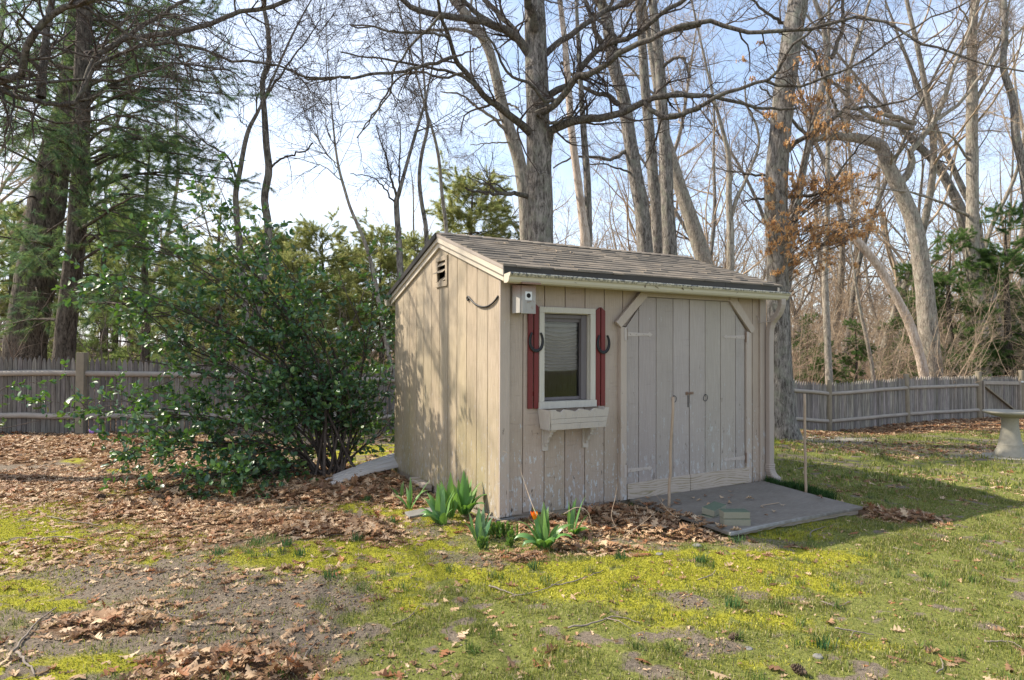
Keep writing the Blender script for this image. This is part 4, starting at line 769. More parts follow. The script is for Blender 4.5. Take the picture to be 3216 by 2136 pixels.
# ================================================================== picket fence, gate, bird bath
t = NT('fence_wood', .92, .15); g_ = t.noise(3, 6, (14, 14, 1.2), .65); st_ = t.noise(5, 5, (9, 9, .4), .6)
bs = t.mix(t.ramp(g_, [(.3, 0), (.7, 1)]), (.165, .148, .130), (.375, .345, .305)); bs = t.mix(t.math('MULTIPLY', t.ramp(st_, [(.45, 0), (.62, 1)]), .6), bs, (.095, .088, .084)); bs = t.mix(.75, bs, t.attr(), 'MULTIPLY')
t.bump(g_, .01, .6); MT['fence_wood'] = t.color(bs)
plain('rail_wood', (.33, .29, .245), .9, .3, 9, .005); plain('post_wood', (.235, .20, .145), .9, .3, 9, .005)
def fpt(d, l): p = _dl(d, l); return np.array((p[0], p[1], float(GZ(p[0], p[1]))))
FN = {}
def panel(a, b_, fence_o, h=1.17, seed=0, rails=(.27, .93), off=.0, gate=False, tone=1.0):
    """pickets, two half-round rails on the camera side"""
    r = np.random.default_rng(seed); a = np.array(a); b_ = np.array(b_); L = np.linalg.norm((b_-a)[:2]); t_ = (b_-a)/L; nrm = np.array((t_[1], -t_[0], 0)); nrm /= np.linalg.norm(nrm)
    if nrm.dot(EYE-a) < 0: nrm = -nrm
    m = MB(); x = .02; W = .074
    while x < L-.03:
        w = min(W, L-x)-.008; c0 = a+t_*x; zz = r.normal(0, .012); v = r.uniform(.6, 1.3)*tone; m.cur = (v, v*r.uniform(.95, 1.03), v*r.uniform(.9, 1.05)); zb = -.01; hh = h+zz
        prof = [(0, zb), (w, zb), (w, hh-.10), (w*.82, hh-.045), (w*.5, hh), (w*.18, hh-.045), (0, hh-.10)]
        m.prism([c0+t_*u*1.0+np.array((0, 0, v_)) for u, v_ in prof], -nrm*.018*(1+r.uniform(-.2, .2))); x += W
    m.build('picket_panel', MT['fence_wood'], fence_o)
    if gate: return t_, nrm, L
    for zr in rails:
        m = MB(); p0 = a+t_*.06+nrm*.012+np.array((0, 0, zr)); p1 = b_-t_*.06+nrm*.012+np.array((0, 0, zr)); P = np.linspace(p0, p1, 7); P[1:-1] += r.normal(0, .004, (5, 3)); q = np.vstack([a+t_*.01+nrm*.012+(0, 0, zr), P, b_-t_*.01+nrm*.012+(0, 0, zr)])
        m.tube(q, [.012]+[.045]*7+[.012], 10); m.build('rail', MT['rail_wood'], fence_o, smooth=True)
    return t_, nrm, L
def post(p, fence_o, h=1.27, r=.062, square=False, lean=(0, 0)):
    m = MB(); top_ = p+np.array((lean[0], lean[1], h))
    if square: m.bar(p-np.array((0, 0, .1)), top_, .125, .125, up=(FW[0], FW[1], .01))
    else: m.tube(np.linspace(p-np.array((0, 0, .1)), top_, 5), [r*1.04, r, r, r, r*.97], 14)
    m.build('post', MT['post_wood'], fence_o, smooth=not square, bevel=.006)
A0, A1 = fpt(10.05, -9.2), fpt(10.05, -6.63); B1 = fpt(15.6, 7.6)
fl = thing('picket_fence', 'weathered grey picket fence with square post at the left, running behind the holly', 'fence', A1)
panel(A0, A1, fl, seed=1, tone=.62); post(A1+np.array((0, 0, 0)), fl, 1.25, square=True); post(A0, fl)  # low tone: pine shade put into the colour of the left panels
prev = A1; dirv = (B1-A1); Lt = np.linalg.norm(dirv[:2]); nseg = 6
fr2 = thing('picket_fence', 'weathered grey picket fence beyond the shed ending at the gate post on the right', 'fence', B1)
for k in range(1, nseg+1):
    q = A1[:2]+dirv[:2]*k/nseg; nx_ = np.array((q[0], q[1], float(GZ(*q)))); own = fl if k <= 3 else fr2
    if k <= 2 or k >= 5: panel(prev, nx_, own, seed=k+5, tone=.66 if k < 3 else 1)  # left panels darkened too, tree shade painted into their wood
    if k < nseg and k not in (3,): post(nx_, own)
    prev = nx_
B2, B3 = fpt(16.45, 10.0), fpt(17.5, 12.55); post(B1, fr2, 1.26, lean=(.0, 0)); panel(B1, B2, fr2, seed=31, h=1.19); post(B2, fr2, 1.27, lean=(-.05, .02)); panel(B2, B3, fr2, seed=32, h=1.19); post(B3, fr2, 1.30, r=.075, lean=(-.04, 0))
B4 = fpt(17.9, 13.95); gt = thing('fence_gate', 'grey picket gate with diagonal brace between two posts behind the bird bath', 'gate', (B3+B4)/2)
a_, b_ = B3+(B4-B3)*.07, B4-(B4-B3)*.03; t_, nrm, L = panel(a_, b_, gt, gate=True, seed=40, h=1.17)
m = MB(); m.bar(a_+nrm*.03+(0, 0, 1.0), b_+nrm*.03+(0, 0, .98), .035, .09); m.build('rail', MT['rail_wood'], gt, bevel=.004)
m = MB(); m.bar(a_+nrm*.035+(0, 0, .93), b_+nrm*.035+(0, 0, .12), .035, .09, up=nrm); m.build('brace', MT['post_wood'], gt, bevel=.004)
for e_ in (a_, b_): m = MB(); m.bar(e_+nrm*.03+(0, 0, .0), e_+nrm*.03+(0, 0, 1.05), .035, .08, up=nrm); m.build('stile', MT['rail_wood'], gt, bevel=.004)
m = MB(); m.bar(b_+nrm*.06+(0, 0, 1.02), b_+nrm*.06+t_*.12+(0, 0, 1.02), .02, .04); m.build('latch', MT['plate'], gt)
f3 = thing('picket_fence', 'short end of grey picket fence to the right of the gate', 'fence', B4); post(B4+t_*.06, f3, 1.33, r=.07); B5 = fpt(18.2, 16.5); panel(B4+t_*.1, B5, f3, seed=44); post(B5, f3)
# gravel foot of stones by the big tree is part of the ground; bird bath
bbp = G(3173, 1437); bb = thing('bird_bath', 'pale concrete bird bath with wide shallow bowl on the grass by the gate', 'bird bath', bbp)
t = NT('concrete', .9, .2); n1 = t.noise(25, 6, (1, 1, 1), .7); n2 = t.noise(4, 4); t.bump(n1, .008, .7); t.color(t.mix(t.ramp(n2, [(.4, 0), (.65, .5)]), t.mix(n1, (.25, .23, .185), (.42, .39, .32)), (.26, .24, .18))); MT['concrete'] = t.m
b = MB(); b.lathe([(r_, z) for r_, z in ((.10, .575), (.20, .60), (.30, .632), (.325, .648), (.33, .662), (.322, .672), (.30, .668), (.22, .650), (.12, .640), (.01, .637))], bbp, 48); b.build('bowl', MT['concrete'], bb, smooth=True)
b = MB(); b.lathe([(.001, .60), (.115, .60), (.118, .585), (.105, .57), (.105, .45), (.125, .30), (.145, .20), (.150, .195), (.148, .185), (.168, .12), (.20, .055), (.208, .03), (.208, .005), (.001, .0)], bbp, 40); b.build('pedestal', MT['concrete'], bb, smooth=True)
b = MB(); b.lathe([(.001, .02), (.34, .02), (.355, .008), (.355, -.05), (.001, -.05)], bbp, 40); b.build('base', MT['concrete'], bb, smooth=True)
# ================================================================== growing trees
def nrmz(v): return v/np.maximum(np.linalg.norm(v, axis=-1, keepdims=True), 1e-9)
def grow(pos, d, L, r0, n, wob, trop, rng, end=.35):
    M_ = len(pos); P = np.zeros((M_, n+1, 3)); P[:, 0] = pos; d = nrmz(d)
    for s in range(1, n+1):
        d = nrmz(d+rng.normal(0, wob, (M_, 3))+np.array(trop)); P[:, s] = P[:, s-1]+d*(L/n)[:, None]
    return P, r0[:, None]*(1-(1-end)*np.linspace(0, 1, n+1)[None])
def spawn(P, R, num, rng, ang, sd, L, rfac, tmin=.12, tmax=1., flat=0, rmin=.0, lj=.35, fall=.45, weight=None):
    M_, n, _ = P.shape; w = np.linalg.norm(np.diff(P, axis=1), axis=2).sum(1) if weight is None else weight
    idx = rng.choice(M_, num, p=w/w.sum()); t = rng.uniform(tmin, tmax, num); f = np.minimum(t*(n-1), n-1.001); i = f.astype(int); fr = (f-i)[:, None]
    pos = P[idx, i]*(1-fr)+P[idx, i+1]*fr; tan = nrmz(P[idx, i+1]-P[idx, i]); rad = R[idx, i]*(1-fr[:, 0])+R[idx, i+1]*fr[:, 0]
    q = nrmz(np.cross(tan, rng.normal(0, 1, (num, 3)))); 
    if flat: q[:, 2] *= (1-flat); q = nrmz(q-tan*(q*tan).sum(1)[:, None])
    a = rng.normal(ang, sd, num)[:, None]; d = tan*np.cos(a)+q*np.sin(a)
    ll = L*rng.uniform(1-lj, 1+lj, num)*(1-fall*t); return pos, d, ll, np.maximum(rad*rfac*rng.uniform(.75, 1.05, num), rmin)
def tubes(batches):
    VV, FF = [], []; base = 0
    for P, R, k in batches:
        M_, n, _ = P.shape; T = np.gradient(P, axis=1); T = nrmz(T); mt = np.abs(T.mean(1)); ref = np.eye(3)[np.argmin(mt, 1)][:, None, :]
        n1 = nrmz(np.cross(T, np.broadcast_to(ref, T.shape))); n2 = np.cross(T, n1); a = 2*np.pi*np.arange(k)/k
        V = P[:, :, None]+R[:, :, None, None]*(n1[:, :, None]*np.cos(a)[None, None, :, None]+n2[:, :, None]*np.sin(a)[None, None, :, None])
        ring = np.arange(n-1)[:, None]*k+np.arange(k)[None]; nxt = np.arange(n-1)[:, None]*k+(np.arange(k)[None]+1) % k
        f = np.stack([ring, nxt, nxt+k, ring+k], -1).reshape(-1, 4); F_ = (f[None]+(base+np.arange(M_)*n*k)[:, None, None]).reshape(-1, 4)
        VV.append(V.reshape(-1, 3)); FF.append(F_); base += M_*n*k
    return np.vstack(VV), np.vstack(FF)
def wood(name, batches, mat, parent):
    V, F_ = tubes(batches); return raw(name, V, [F_], mat, parent, True)
def bark(name, lo, hi, lichen=None, ridge=1.0, sc=1.0):
    t = NT(name, .95, .15); a = t.noise(10*sc, 6, (1.7, 1.7, .42), .70, .9); b_ = t.noise(24*sc, 5, (1.5, 1.5, .5), .75, .5); f = t.math('ADD', t.math('MULTIPLY', a, .65), t.math('MULTIPLY', b_, .35))
    c = t.mix(t.ramp(f, [(.42, 0), (.60, 1)]), lo, hi)
    if lichen: c = t.mix(t.math('MULTIPLY', t.ramp(t.noise(5*sc, 5), [(.5, 0), (.68, 1)]), .6), c, lichen)
    t.bump(f, .05*ridge, .9); MT[name] = t.color(c)
bark('bark_oak', (.065, .056, .048), (.34, .305, .27), (.24, .245, .19)); bark('bark_limb', (.042, .035, .029), (.21, .18, .155), (.20, .20, .16), 1, 1.6); bark('bark_pale', (.14, .12, .095), (.42, .37, .31), (.28, .28, .22), .6); bark('bark_pine', (.035, .029, .023), (.17, .142, .112)); bark('bark_pink', (.34, .26, .20), (.66, .56, .47), None, .4)  # bark_limb: darker bark, with underside shade also put into its colour
bark('twig_grey', (.15, .12, .10), (.28, .23, .19), None, .2); bark('twig_dark', (.055, .043, .036), (.12, .095, .08), None, .2); bark('twig_tan', (.30, .225, .155), (.50, .39, .28), None, .2)
def trunk(name, pts, rad, mat, parent, k=26, n=90, amp=.06, flare=0, seed=0):
    P = smooth_path(pts, n); L = np.r_[0, np.cumsum(np.linalg.norm(np.diff(P, axis=0), axis=1))]; src = np.array(pts); r_s = np.array(rad, float)
    d_s = np.r_[0, np.cumsum(np.linalg.norm(np.diff(src, axis=0), axis=1))]; R = np.interp(L/L[-1], d_s/d_s[-1], r_s)
    T = nrmz(np.gradient(P, axis=0)); n1 = nrmz(np.cross(T, np.broadcast_to((0, 1., 0), T.shape))); n2 = np.cross(T, n1); a = 2*np.pi*np.arange(k)/k
    rr = R[:, None]*(1+amp*(2*vnoise(np.broadcast_to(np.arange(k)[None]*.9, (n, k)), np.broadcast_to((L*3.1)[:, None], (n, k)), seed)-1)+amp*.7*(2*vnoise(np.broadcast_to((L*1.2)[:, None], (n, k)), np.broadcast_to(np.arange(k)[None]*.35, (n, k)), seed+3)-1))
    if flare: rr = rr*(1+flare*np.exp(-L[:, None]/.28)*(1+.35*np.cos(a*5+seed)[None]))
    rr[:, 0] = rr[:, 0]
    V = P[:, None]+rr[:, :, None]*(n1[:, None]*np.cos(a)[None, :, None]+n2[:, None]*np.sin(a)[None, :, None])
    ring = np.arange(n-1)[:, None]*k+np.arange(k)[None]; nxt = np.arange(n-1)[:, None]*k+(np.arange(k)[None]+1) % k; F_ = np.stack([ring, nxt, nxt+k, ring+k], -1).reshape(-1, 4)
    raw(name, V, [F_], mat, parent, True); return P, R
def Z6(x, y): return x/1.96, y/1.96
def Z7(x, y): return 1100+x/1.96, y/1.96
def Z8(x, y): return 2100+x/1.9597, y/1.9597
def Z9(x, y): return 2350+x/2.24, 700+y/2.24
def limb(conv, pts, w0, w1, d0, d1, n=17, zs=1.96):
    """a limb seen in the photograph given its real place: depth runs from d0 to d1 metres"""
    m = len(pts); s = np.r_[0, np.cumsum(np.linalg.norm(np.diff(np.array(pts, float), axis=0), axis=1))]; s /= s[-1]; out = []
    for (x, y), u in zip(pts, s): sx, sy = conv(x, y); out.append(at(sx, sy, d0+(d1-d0)*u))
    P = smooth_path(out, n); u = np.linspace(0, 1, n); P[1:-1] += np.random.default_rng(int(abs(pts[0][0])+abs(pts[-1][1]))).normal(0, .012, (n-2, 3)); R = (w0+(w1-w0)*u**.8)/zs/2/F*(d0+(d1-d0)*u); return P, R
def twiggery(limbs, rng, n2, n3, n4, L2=1.3, L3=.6, L4=.3, up=.03, r2=.5, tmin=.12, rt=.0022, wob=.22):
    """side branches, twigs and fine twigs on a set of limbs"""
    P = np.stack([l[0] for l in limbs]); R = np.stack([l[1] for l in limbs]); out = []
    p, d, L, r = spawn(P, R, n2, rng, 1.0, .25, L2, r2, tmin, rmin=.006); r = np.minimum(r, .022+0*r); B = grow(p, d, L, r, 7, wob, (0, 0, up), rng, .3); out.append((B[0], B[1], 5))
    p, d, L, r = spawn(*B, n3, rng, .85, .25, L3, .6, .1, rmin=.0035); Cc = grow(p, d, L, r, 5, wob*1.1, (0, 0, up), rng, .35); out.append((Cc[0], Cc[1], 3))
    if n4: p, d, L, r = spawn(*Cc, n4, rng, .7, .25, L4, .65, .1, rmin=rt); D_ = grow(p, d, L, r, 3, wob, (0, 0, up), rng, .5); out.append((D_[0], D_[1], 3))
    return out
def gnd(p): return np.array((p[0], p[1], float(GZ(p[0], p[1]))))
def traced_tree(name, label, cat, tr, limbs, mat, tw, seed, n=(60, 500, 1500), group=None, ext=6.0, flare=.25, base=None, top_r=.3, L=(1.3, .6, .3), k=24, amp=.06, lmat=None, up=.03, rt=.0022, extra=14, dl=1, wob=.22):
    """tr: (conv, pts top->bottom, widths, depth); extends the trunk down to the ground and up beyond the frame"""
    conv, pts, ws, dep = tr; zs = 2.24 if conv is Z9 else 1.96; P = [at(*conv(x, y), dep) for x, y in pts][::-1]; R = [w/zs/2/F*dep for w in ws][::-1]
    low = P[0]; d0 = nrmz(P[0]-P[1]); g = gnd(low)
    if base is not None: g = np.array(base)
    if low[2]-g[2] > .05:
        h_ = low[2]-g[2]; q = low+d0*h_/max(.3, -d0[2]); g = gnd(q) if base is None else g; P = [g-(0, 0, .12)]+[g*.5+low*.5 if h_ > 1.5 else g*.98+low*.02]+P; R = [R[0]*1.05, R[0]*1.02]+R
    else: P = [low-(0, 0, .2)]+P; R = [R[0]]+R
    dt = nrmz(P[-1]-P[-2]); P = P+[P[-1]+dt*ext*.5+(0, 0, ext*.05), P[-1]+dt*ext*.9+np.array((.2, .1, ext*.15))]; R = R+[R[-1]*.72, R[-1]*top_r]
    o = thing(name, label, cat, gnd(P[0]), group); Pt, Rt = trunk('trunk', P, R, mat, o, k=k, flare=flare, seed=seed, amp=amp)
    rng = np.random.default_rng(seed); ii_ = lambda l: np.linspace(0, len(l[0])-1, 17).astype(int); lm = [(l[0][ii_(l)], l[1][ii_(l)]) for l in limbs]; TP = dense(Pt, 17); TR = np.interp(np.linspace(0, 1, 17), np.linspace(0, 1, len(Rt)), Rt)
    if extra:      # limbs above and behind what is traced
        p, d, Ln, r = spawn(TP[None], TR[None], extra, rng, 1.0, .2, ext*.55, .38, .55, 1.0, fall=.4); E_ = grow(p, d, Ln, r, 16, .10, (0, 0, up*1.2), rng, .2); lm += [(E_[0][i], E_[1][i]) for i in range(extra)]
    if lm: V = [(np.stack([l[0] for l in lm]), np.stack([l[1] for l in lm]), 10)]; cr = wood('limbs', V, lmat or (MT['bark_limb'] if mat is MT['bark_oak'] else mat), o)
    if n[0] and lm: wood('crown', twiggery(lm, rng, n[0], n[1], n[2], *L, up=up, rt=rt, wob=wob), MT[tw], o)
    return o, lm

# --- the big oak behind the shed
D0 = 11.6
OAK = [
 limb(Z7, [(1185, 930), (1215, 860), (1235, 790), (1290, 770), (1440, 740), (1560, 725), (1680, 695), (1740, 660), (1810, 630), (1900, 595), (2010, 578), (2156, 590)], 62, 30, D0, 10.6),
 limb(Z8, [(-16, 588), (120, 590), (300, 600), (430, 635), (560, 660), (700, 665), (790, 668)], 30, 14, 10.6, 10.3),
 limb(Z7, [(1810, 630), (1860, 680), (1930, 715), (2010, 718), (2080, 690), (2156, 660)], 32, 30, 10.9, 10.4),
 limb(Z8, [(0, 715), (90, 700), (200, 650), (300, 600), (400, 555), (490, 530), (600, 490), (700, 400), (750, 290), (850, 210), (940, 110), (1020, 10), (1080, -90)], 30, 12, 10.4, 9.2),
 limb(Z8, [(600, 500), (700, 520), (840, 530), (960, 475), (1100, 430), (1200, 370), (1400, 230), (1600, 120), (1750, 60), (1900, -30)], 18, 9, 10.0, 8.6),
 limb(Z7, [(1150, 700), (1230, 670), (1290, 610), (1330, 540), (1400, 470), (1500, 450), (1600, 380), (1650, 330), (1760, 280), (1900, 225), (2000, 190), (2156, 150)], 46, 30, D0-.25, 9.6),
 limb(Z8, [(0, 190), (150, 150), (260, 130), (350, 165), (500, 205), (640, 205), (800, 185), (1000, 140), (1130, 110), (1250, 95), (1350, 130), (1450, 210), (1620, 300), (1700, 300), (1900, 380), (2187, 440)], 32, 10, 9.6, 7.8, 25),
 limb(Z7, [(1220, 590), (1330, 530), (1400, 450), (1480, 350), (1550, 285), (1640, 250), (1740, 220), (1850, 130), (1950, 60), (2040, 0), (2150, -90)], 46, 24, D0+.1, 10.4),
 limb(Z7, [(1640, 250), (1632, 340), (1600, 400)], 22, 12, 11.2, 11), limb(Z7, [(1640, 240), (1580, 170), (1520, 120), (1450, 20), (1400, -80)], 22, 12, 11.2, 11.6), limb(Z7, [(1640, 240), (1700, 160), (1750, 50), (1780, -60)], 20, 12, 11.1, 10.6),
 limb(Z7, [(1170, 360), (1240, 300), (1350, 220), (1450, 150), (1560, 70), (1680, 20), (1760, -20), (1900, -120)], 42, 24, D0+.1, 12.6),
 limb(Z7, [(1130, 370), (1060, 270), (980, 200), (880, 160), (760, 120), (640, 100), (500, 95), (400, 50), (320, 0), (200, -120)], 58, 28, D0, 10.2),
 limb(Z7, [(1120, 360), (1040, 230), (960, 130), (880, 50), (830, 0), (740, -120)], 40, 28, D0+.1, 12.5), limb(Z7, [(1060, 270), (900, 160), (780, 80), (690, 0), (600, -90)], 36, 26, D0, 11),
 limb(Z7, [(1150, 845), (1080, 790), (1000, 730), (900, 650), (840, 600), (780, 530), (700, 440), (650, 350), (600, 220), (560, 100), (540, 0), (520, -100)], 58, 17, D0, 8.8, 21),
 limb(Z7, [(640, 350), (540, 380), (450, 410), (330, 440), (180, 450), (0, 485)], 24, 17, 9.7, 9.0), limb(Z6, [(2156, 475), (1950, 488), (1800, 440), (1640, 385)], 17, 8, 9.0, 8.6),
 limb(Z7, [(640, 350), (750, 310), (850, 250)], 14, 6, 9.7, 9.4), limb(Z7, [(780, 530), (650, 455), (500, 420), (330, 390), (190, 350), (60, 345), (-60, 320)], 22, 9, 10.3, 9.8),
 limb(Z7, [(700, 450), (560, 480), (440, 440), (300, 480), (200, 620), (80, 800)], 18, 8, 10, 10.4),
 limb(Z7, [(1300, 612), (1240, 620), (1180, 610), (1120, 530), (1000, 480), (960, 440), (900, 310), (830, 200), (780, 100), (770, -40)], 26, 9, D0-.35, 9.6),
 limb(Z7, [(1105, 1215), (1080, 1205), (1000, 1195), (880, 1190), (780, 1180), (710, 1155)], 34, 13, D0, 10.6), limb(Z7, [(1130, 180), (1125, 90), (1100, 20), (1060, -90)], 70, 40, D0-.2, 10.8),
 limb(Z7, [(1150, 700), (1190, 720), (1240, 760), (1300, 740), (1390, 690)], 30, 10, D0-.3, 11.2), limb(Z7, [(1200, 480), (1250, 330), (1330, 190), (1380, 0), (1400, -80)], 7, 5, 11, 10.6),
 limb(Z7, [(560, 90), (480, 170), (380, 270), (280, 420), (250, 560), (150, 700), (40, 850)], 18, 7, 9.0, 9.6), limb(Z7, [(600, 220), (480, 200), (340, 205), (200, 175), (0, 155)], 18, 9, 9.2, 8.8)]
traced_tree('oak_tree', 'large bare oak with thick spreading limbs rising right behind the shed roof', 'tree', (Z7, [(1130, -60), (1138, 130), (1145, 370), (1155, 650), (1160, 900), (1165, 1200), (1168, 1480)], [112, 128, 134, 142, 150, 154, 160], D0), OAK, MT['bark_oak'], 'twig_dark', 11, n=(240, 1900, 4800), ext=7, L=(1.0, .5, .26), extra=6, k=30, wob=.22)
# --- the oak at the right end of the shed
IL = [limb(Z8, [(690, 960), (780, 880), (870, 835), (960, 770), (1060, 690), (1100, 660), (1280, 655), (1420, 630), (1520, 590), (1600, 520)], 36, 9, 12, 10.6), limb(Z8, [(655, 1090), (560, 1080), (420, 1060), (290, 1035)], 20, 6, 12, 12.4),
      limb(Z8, [(600, 1222), (540, 1222), (460, 1238)], 18, 7, 12, 11.5), limb(Z8, [(640, 770), (560, 690), (480, 640), (410, 600)], 16, 7, 12, 12.6), limb(Z8, [(730, 1215), (800, 1205), (840, 1215), (960, 1165), (1090, 1000), (1170, 900), (1290, 800)], 22, 7, 12, 11),
      limb(Z8, [(745, 160), (620, 90), (540, 20), (450, -60)], 22, 12, 12, 11.4), limb(Z8, [(800, 250), (900, 330), (960, 480), (1100, 560)], 20, 10, 12, 13), limb(Z8, [(700, 1440), (820, 1320), (900, 1230), (1000, 1160)], 14, 6, 12, 11.4), limb(Z8, [(690, 1500), (800, 1450), (950, 1390), (1150, 1340)], 12, 5, 12, 11.2)]
traced_tree('oak_tree', 'tall bare oak with flared foot on the grass at the right end of the shed', 'tree', (Z8, [(800, -60), (790, 60), (762, 200), (735, 400), (706, 600), (690, 800), (670, 1000), (662, 1200), (664, 1400), (668, 1568), (668, 1680), (672, 1900), (683, 2200), (697, 2600), (706, 2655)], [105, 122, 122, 122, 124, 126, 130, 132, 130, 130, 130, 134, 140, 158, 176], 11.6), IL, MT['bark_oak'], 'twig_grey', 12, n=(120, 900, 2000), ext=7, L=(1.2, .55, .28), extra=8, k=30, flare=.22, amp=.05)
# --- other trunks one can tell apart, left to right
def T(name, label, tr, limbs=(), mat='bark_oak', tw='twig_grey', seed=0, n=(70, 700, 1800), **kw):
    ext = kw.pop('ext', 7); return traced_tree(name, label, 'tree', tr, list(limbs), MT[mat], tw, seed, n=n, ext=ext, **kw)
T('bare_tree', 'pale leaning bare tree close behind the big oak on its left', (Z7, [(600, -60), (640, 0), (760, 150), (850, 300), (900, 480), (930, 620), (980, 800), (1030, 950), (1060, 1100), (1080, 1300), (1088, 1450)], [48, 52, 55, 58, 60, 66, 72, 76, 80, 84, 88], 15.5),
  [limb(Z7, [(980, 840), (900, 740), (780, 660), (700, 590), (560, 565)], 24, 8, 15.5, 14.5), limb(Z7, [(1000, 880), (880, 880), (740, 893)], 12, 5, 15.5, 15), limb(Z7, [(960, 740), (880, 740), (825, 775)], 20, 8, 15.5, 15), limb(Z7, [(930, 560), (930, 500), (960, 500)], 16, 8, 15.5, 15.3), limb(Z7, [(940, 630), (1000, 650), (1035, 665)], 18, 9, 15.5, 15.2), limb(Z7, [(860, 270), (720, 190), (600, 185), (460, 195), (300, 205), (160, 170), (0, 155)], 26, 9, 15.5, 13.5), limb(Z7, [(1080, 1095), (960, 1080), (820, 1050)], 8, 4, 15.5, 15)], mat='bark_pale', seed=21, base=None)
T('twin_tree', 'pinkish slender tree with peeling base rising above the shed roof', (Z7, [(1270, -60), (1290, 0), (1320, 250), (1340, 500), (1362, 800), (1400, 1100), (1425, 1300), (1445, 1450), (1445, 1560)], [28, 30, 34, 40, 44, 48, 50, 62, 64], 14.5), mat='bark_pink', tw='twig_tan', seed=22, n=(60, 500, 1200), L=(1.0, .5, .25))
T('bare_tree', 'slim straight knobbly tree touching the pinkish slender tree', (Z7, [(1390, -60), (1400, 200), (1418, 500), (1436, 800), (1452, 1000), (1462, 1200), (1465, 1450), (1462, 1540)], [18, 24, 30, 38, 42, 44, 50, 52], 14.9), mat='bark_oak', seed=23, n=(80, 600, 1500), L=(1.3, .5, .25), tw='twig_tan')
T('bare_tree', 'forked grey tree leaning right, first of three trunks above the shed ridge', (Z7, [(1480, -60), (1535, 0), (1580, 120), (1620, 400), (1680, 600), (1720, 850), (1760, 1100), (1795, 1300), (1812, 1530)], [56, 60, 66, 72, 76, 80, 86, 90, 96], 16.5),
  [limb(Z7, [(1600, 330), (1520, 220), (1480, 100), (1440, -20)], 36, 22, 16.5, 16), limb(Z7, [(1650, 640), (1580, 590), (1480, 560), (1400, 500), (1300, 380)], 36, 14, 16.5, 15.5), limb(Z7, [(1700, 930), (1600, 980), (1480, 965), (1360, 970), (1250, 1035)], 26, 9, 16.5, 15.5), limb(Z7, [(1760, 1080), (1600, 1020), (1430, 1010)], 16, 6, 16.5, 15.6)], seed=24, mat='bark_oak')
T('bare_tree', 'straight knotty grey tree, middle of three trunks above the shed ridge', (Z7, [(1755, -60), (1775, 0), (1800, 300), (1812, 500), (1842, 800), (1864, 1100), (1885, 1300), (1892, 1530)], [44, 48, 52, 56, 62, 66, 68, 70], 18), seed=25, mat='bark_oak', tw='twig_tan')
T('bare_tree', 'thick straight grey tree, last of three trunks above the shed ridge', (Z7, [(1850, -60), (1860, 0), (1880, 200), (1905, 400), (1922, 700), (1944, 1000), (1955, 1300), (1968, 1530)], [46, 50, 56, 60, 66, 72, 78, 86], 16.8), [limb(Z7, [(1910, 440), (1960, 380), (2020, 350), (2060, 380), (2090, 475)], 24, 14, 16.8, 16)], seed=26, mat='bark_oak')
T('bare_tree', 'pale slanting tree low behind the right part of the shed roof', (Z7, [(1880, 500), (1930, 800), (1985, 1000), (2030, 1150), (2080, 1300), (2130, 1450), (2165, 1568)], [40, 56, 70, 78, 86, 92, 100], 20), seed=27, mat='bark_pale', tw='twig_tan')
T('young_tree', 'slim forked grey tree standing between the shed roof and the right oak', (Z8, [(230, 400), (290, 650), (345, 850), (372, 1000), (370, 1250), (380, 1400), (380, 1568)], [14, 18, 26, 32, 38, 42, 48], 17), [limb(Z8, [(378, 1350), (420, 1220), (500, 1050), (555, 880), (540, 760), (480, 650), (470, 500)], 28, 9, 17, 16.5)], seed=28, mat='bark_pale', n=(60, 500, 1300))
T('bare_tree', 'dark crooked tree standing close behind the right oak', (Z8, [(880, -60), (950, 150), (975, 400), (930, 600), (870, 850), (835, 1000), (790, 1250), (750, 1500), (730, 1700)], [22, 30, 36, 38, 40, 44, 50, 56, 58], 17.2), [limb(Z8, [(1000, 360), (1070, 180), (1070, 60), (1060, -60)], 28, 18, 17.2, 17), limb(Z8, [(975, 540), (1050, 700), (1100, 820)], 20, 14, 17.2, 18), limb(Z8, [(850, 830), (780, 760), (700, 650), (560, 530)], 24, 10, 17.2, 16.5)], seed=29, mat='bark_oak', k=16)
T('bent_tree', 'bent beech like tree whose thick limb arches left above the fence', (Z8, [(900, 760), (880, 850), (1000, 838), (1130, 845), (1240, 868), (1310, 900), (1340, 1000), (1390, 1100), (1440, 1200), (1500, 1350), (1545, 1568), (1575, 1800), (1600, 2060)], [26, 42, 48, 54, 64, 72, 76, 80, 84, 90, 96, 104, 112], 20),
  [limb(Z8, [(1420, 1130), (1470, 1080), (1500, 1000), (1490, 920), (1540, 870), (1620, 760), (1700, 600), (1760, 400), (1850, 200), (1900, 0)], 50, 12, 20, 19), limb(Z8, [(1100, 845), (1100, 700), (1105, 500), (1130, 350), (1180, 200), (1240, 0)], 36, 16, 20, 20), limb(Z8, [(1520, 760), (1400, 720), (1260, 680), (1180, 560), (1140, 440)], 30, 10, 20, 19.5), limb(Z8, [(1500, 790), (1350, 760), (1200, 700), (1050, 540), (900, 400), (830, 230)], 34, 12, 20, 19), limb(Z8, [(1640, 740), (1760, 660), (1850, 560), (1960, 400), (2060, 200), (2100, 0)], 26, 10, 19.6, 19)], seed=30, mat='bark_pale', ext=2, top_r=.6, n=(130, 1100, 2800))
T('broken_tree', 'pale barkless tree leaning left behind the fence with a broken top', (Z9, [(742, 100), (800, 165), (880, 260), (945, 350), (1000, 450), (1060, 560), (1120, 680), (1165, 800), (1205, 930), (1238, 1080), (1245, 1150)], [30, 54, 56, 54, 56, 58, 60, 62, 62, 64, 66], 19), seed=31, mat='bark_pink', ext=.25, top_r=.4, n=(0, 0, 0), extra=0, flare=.1)
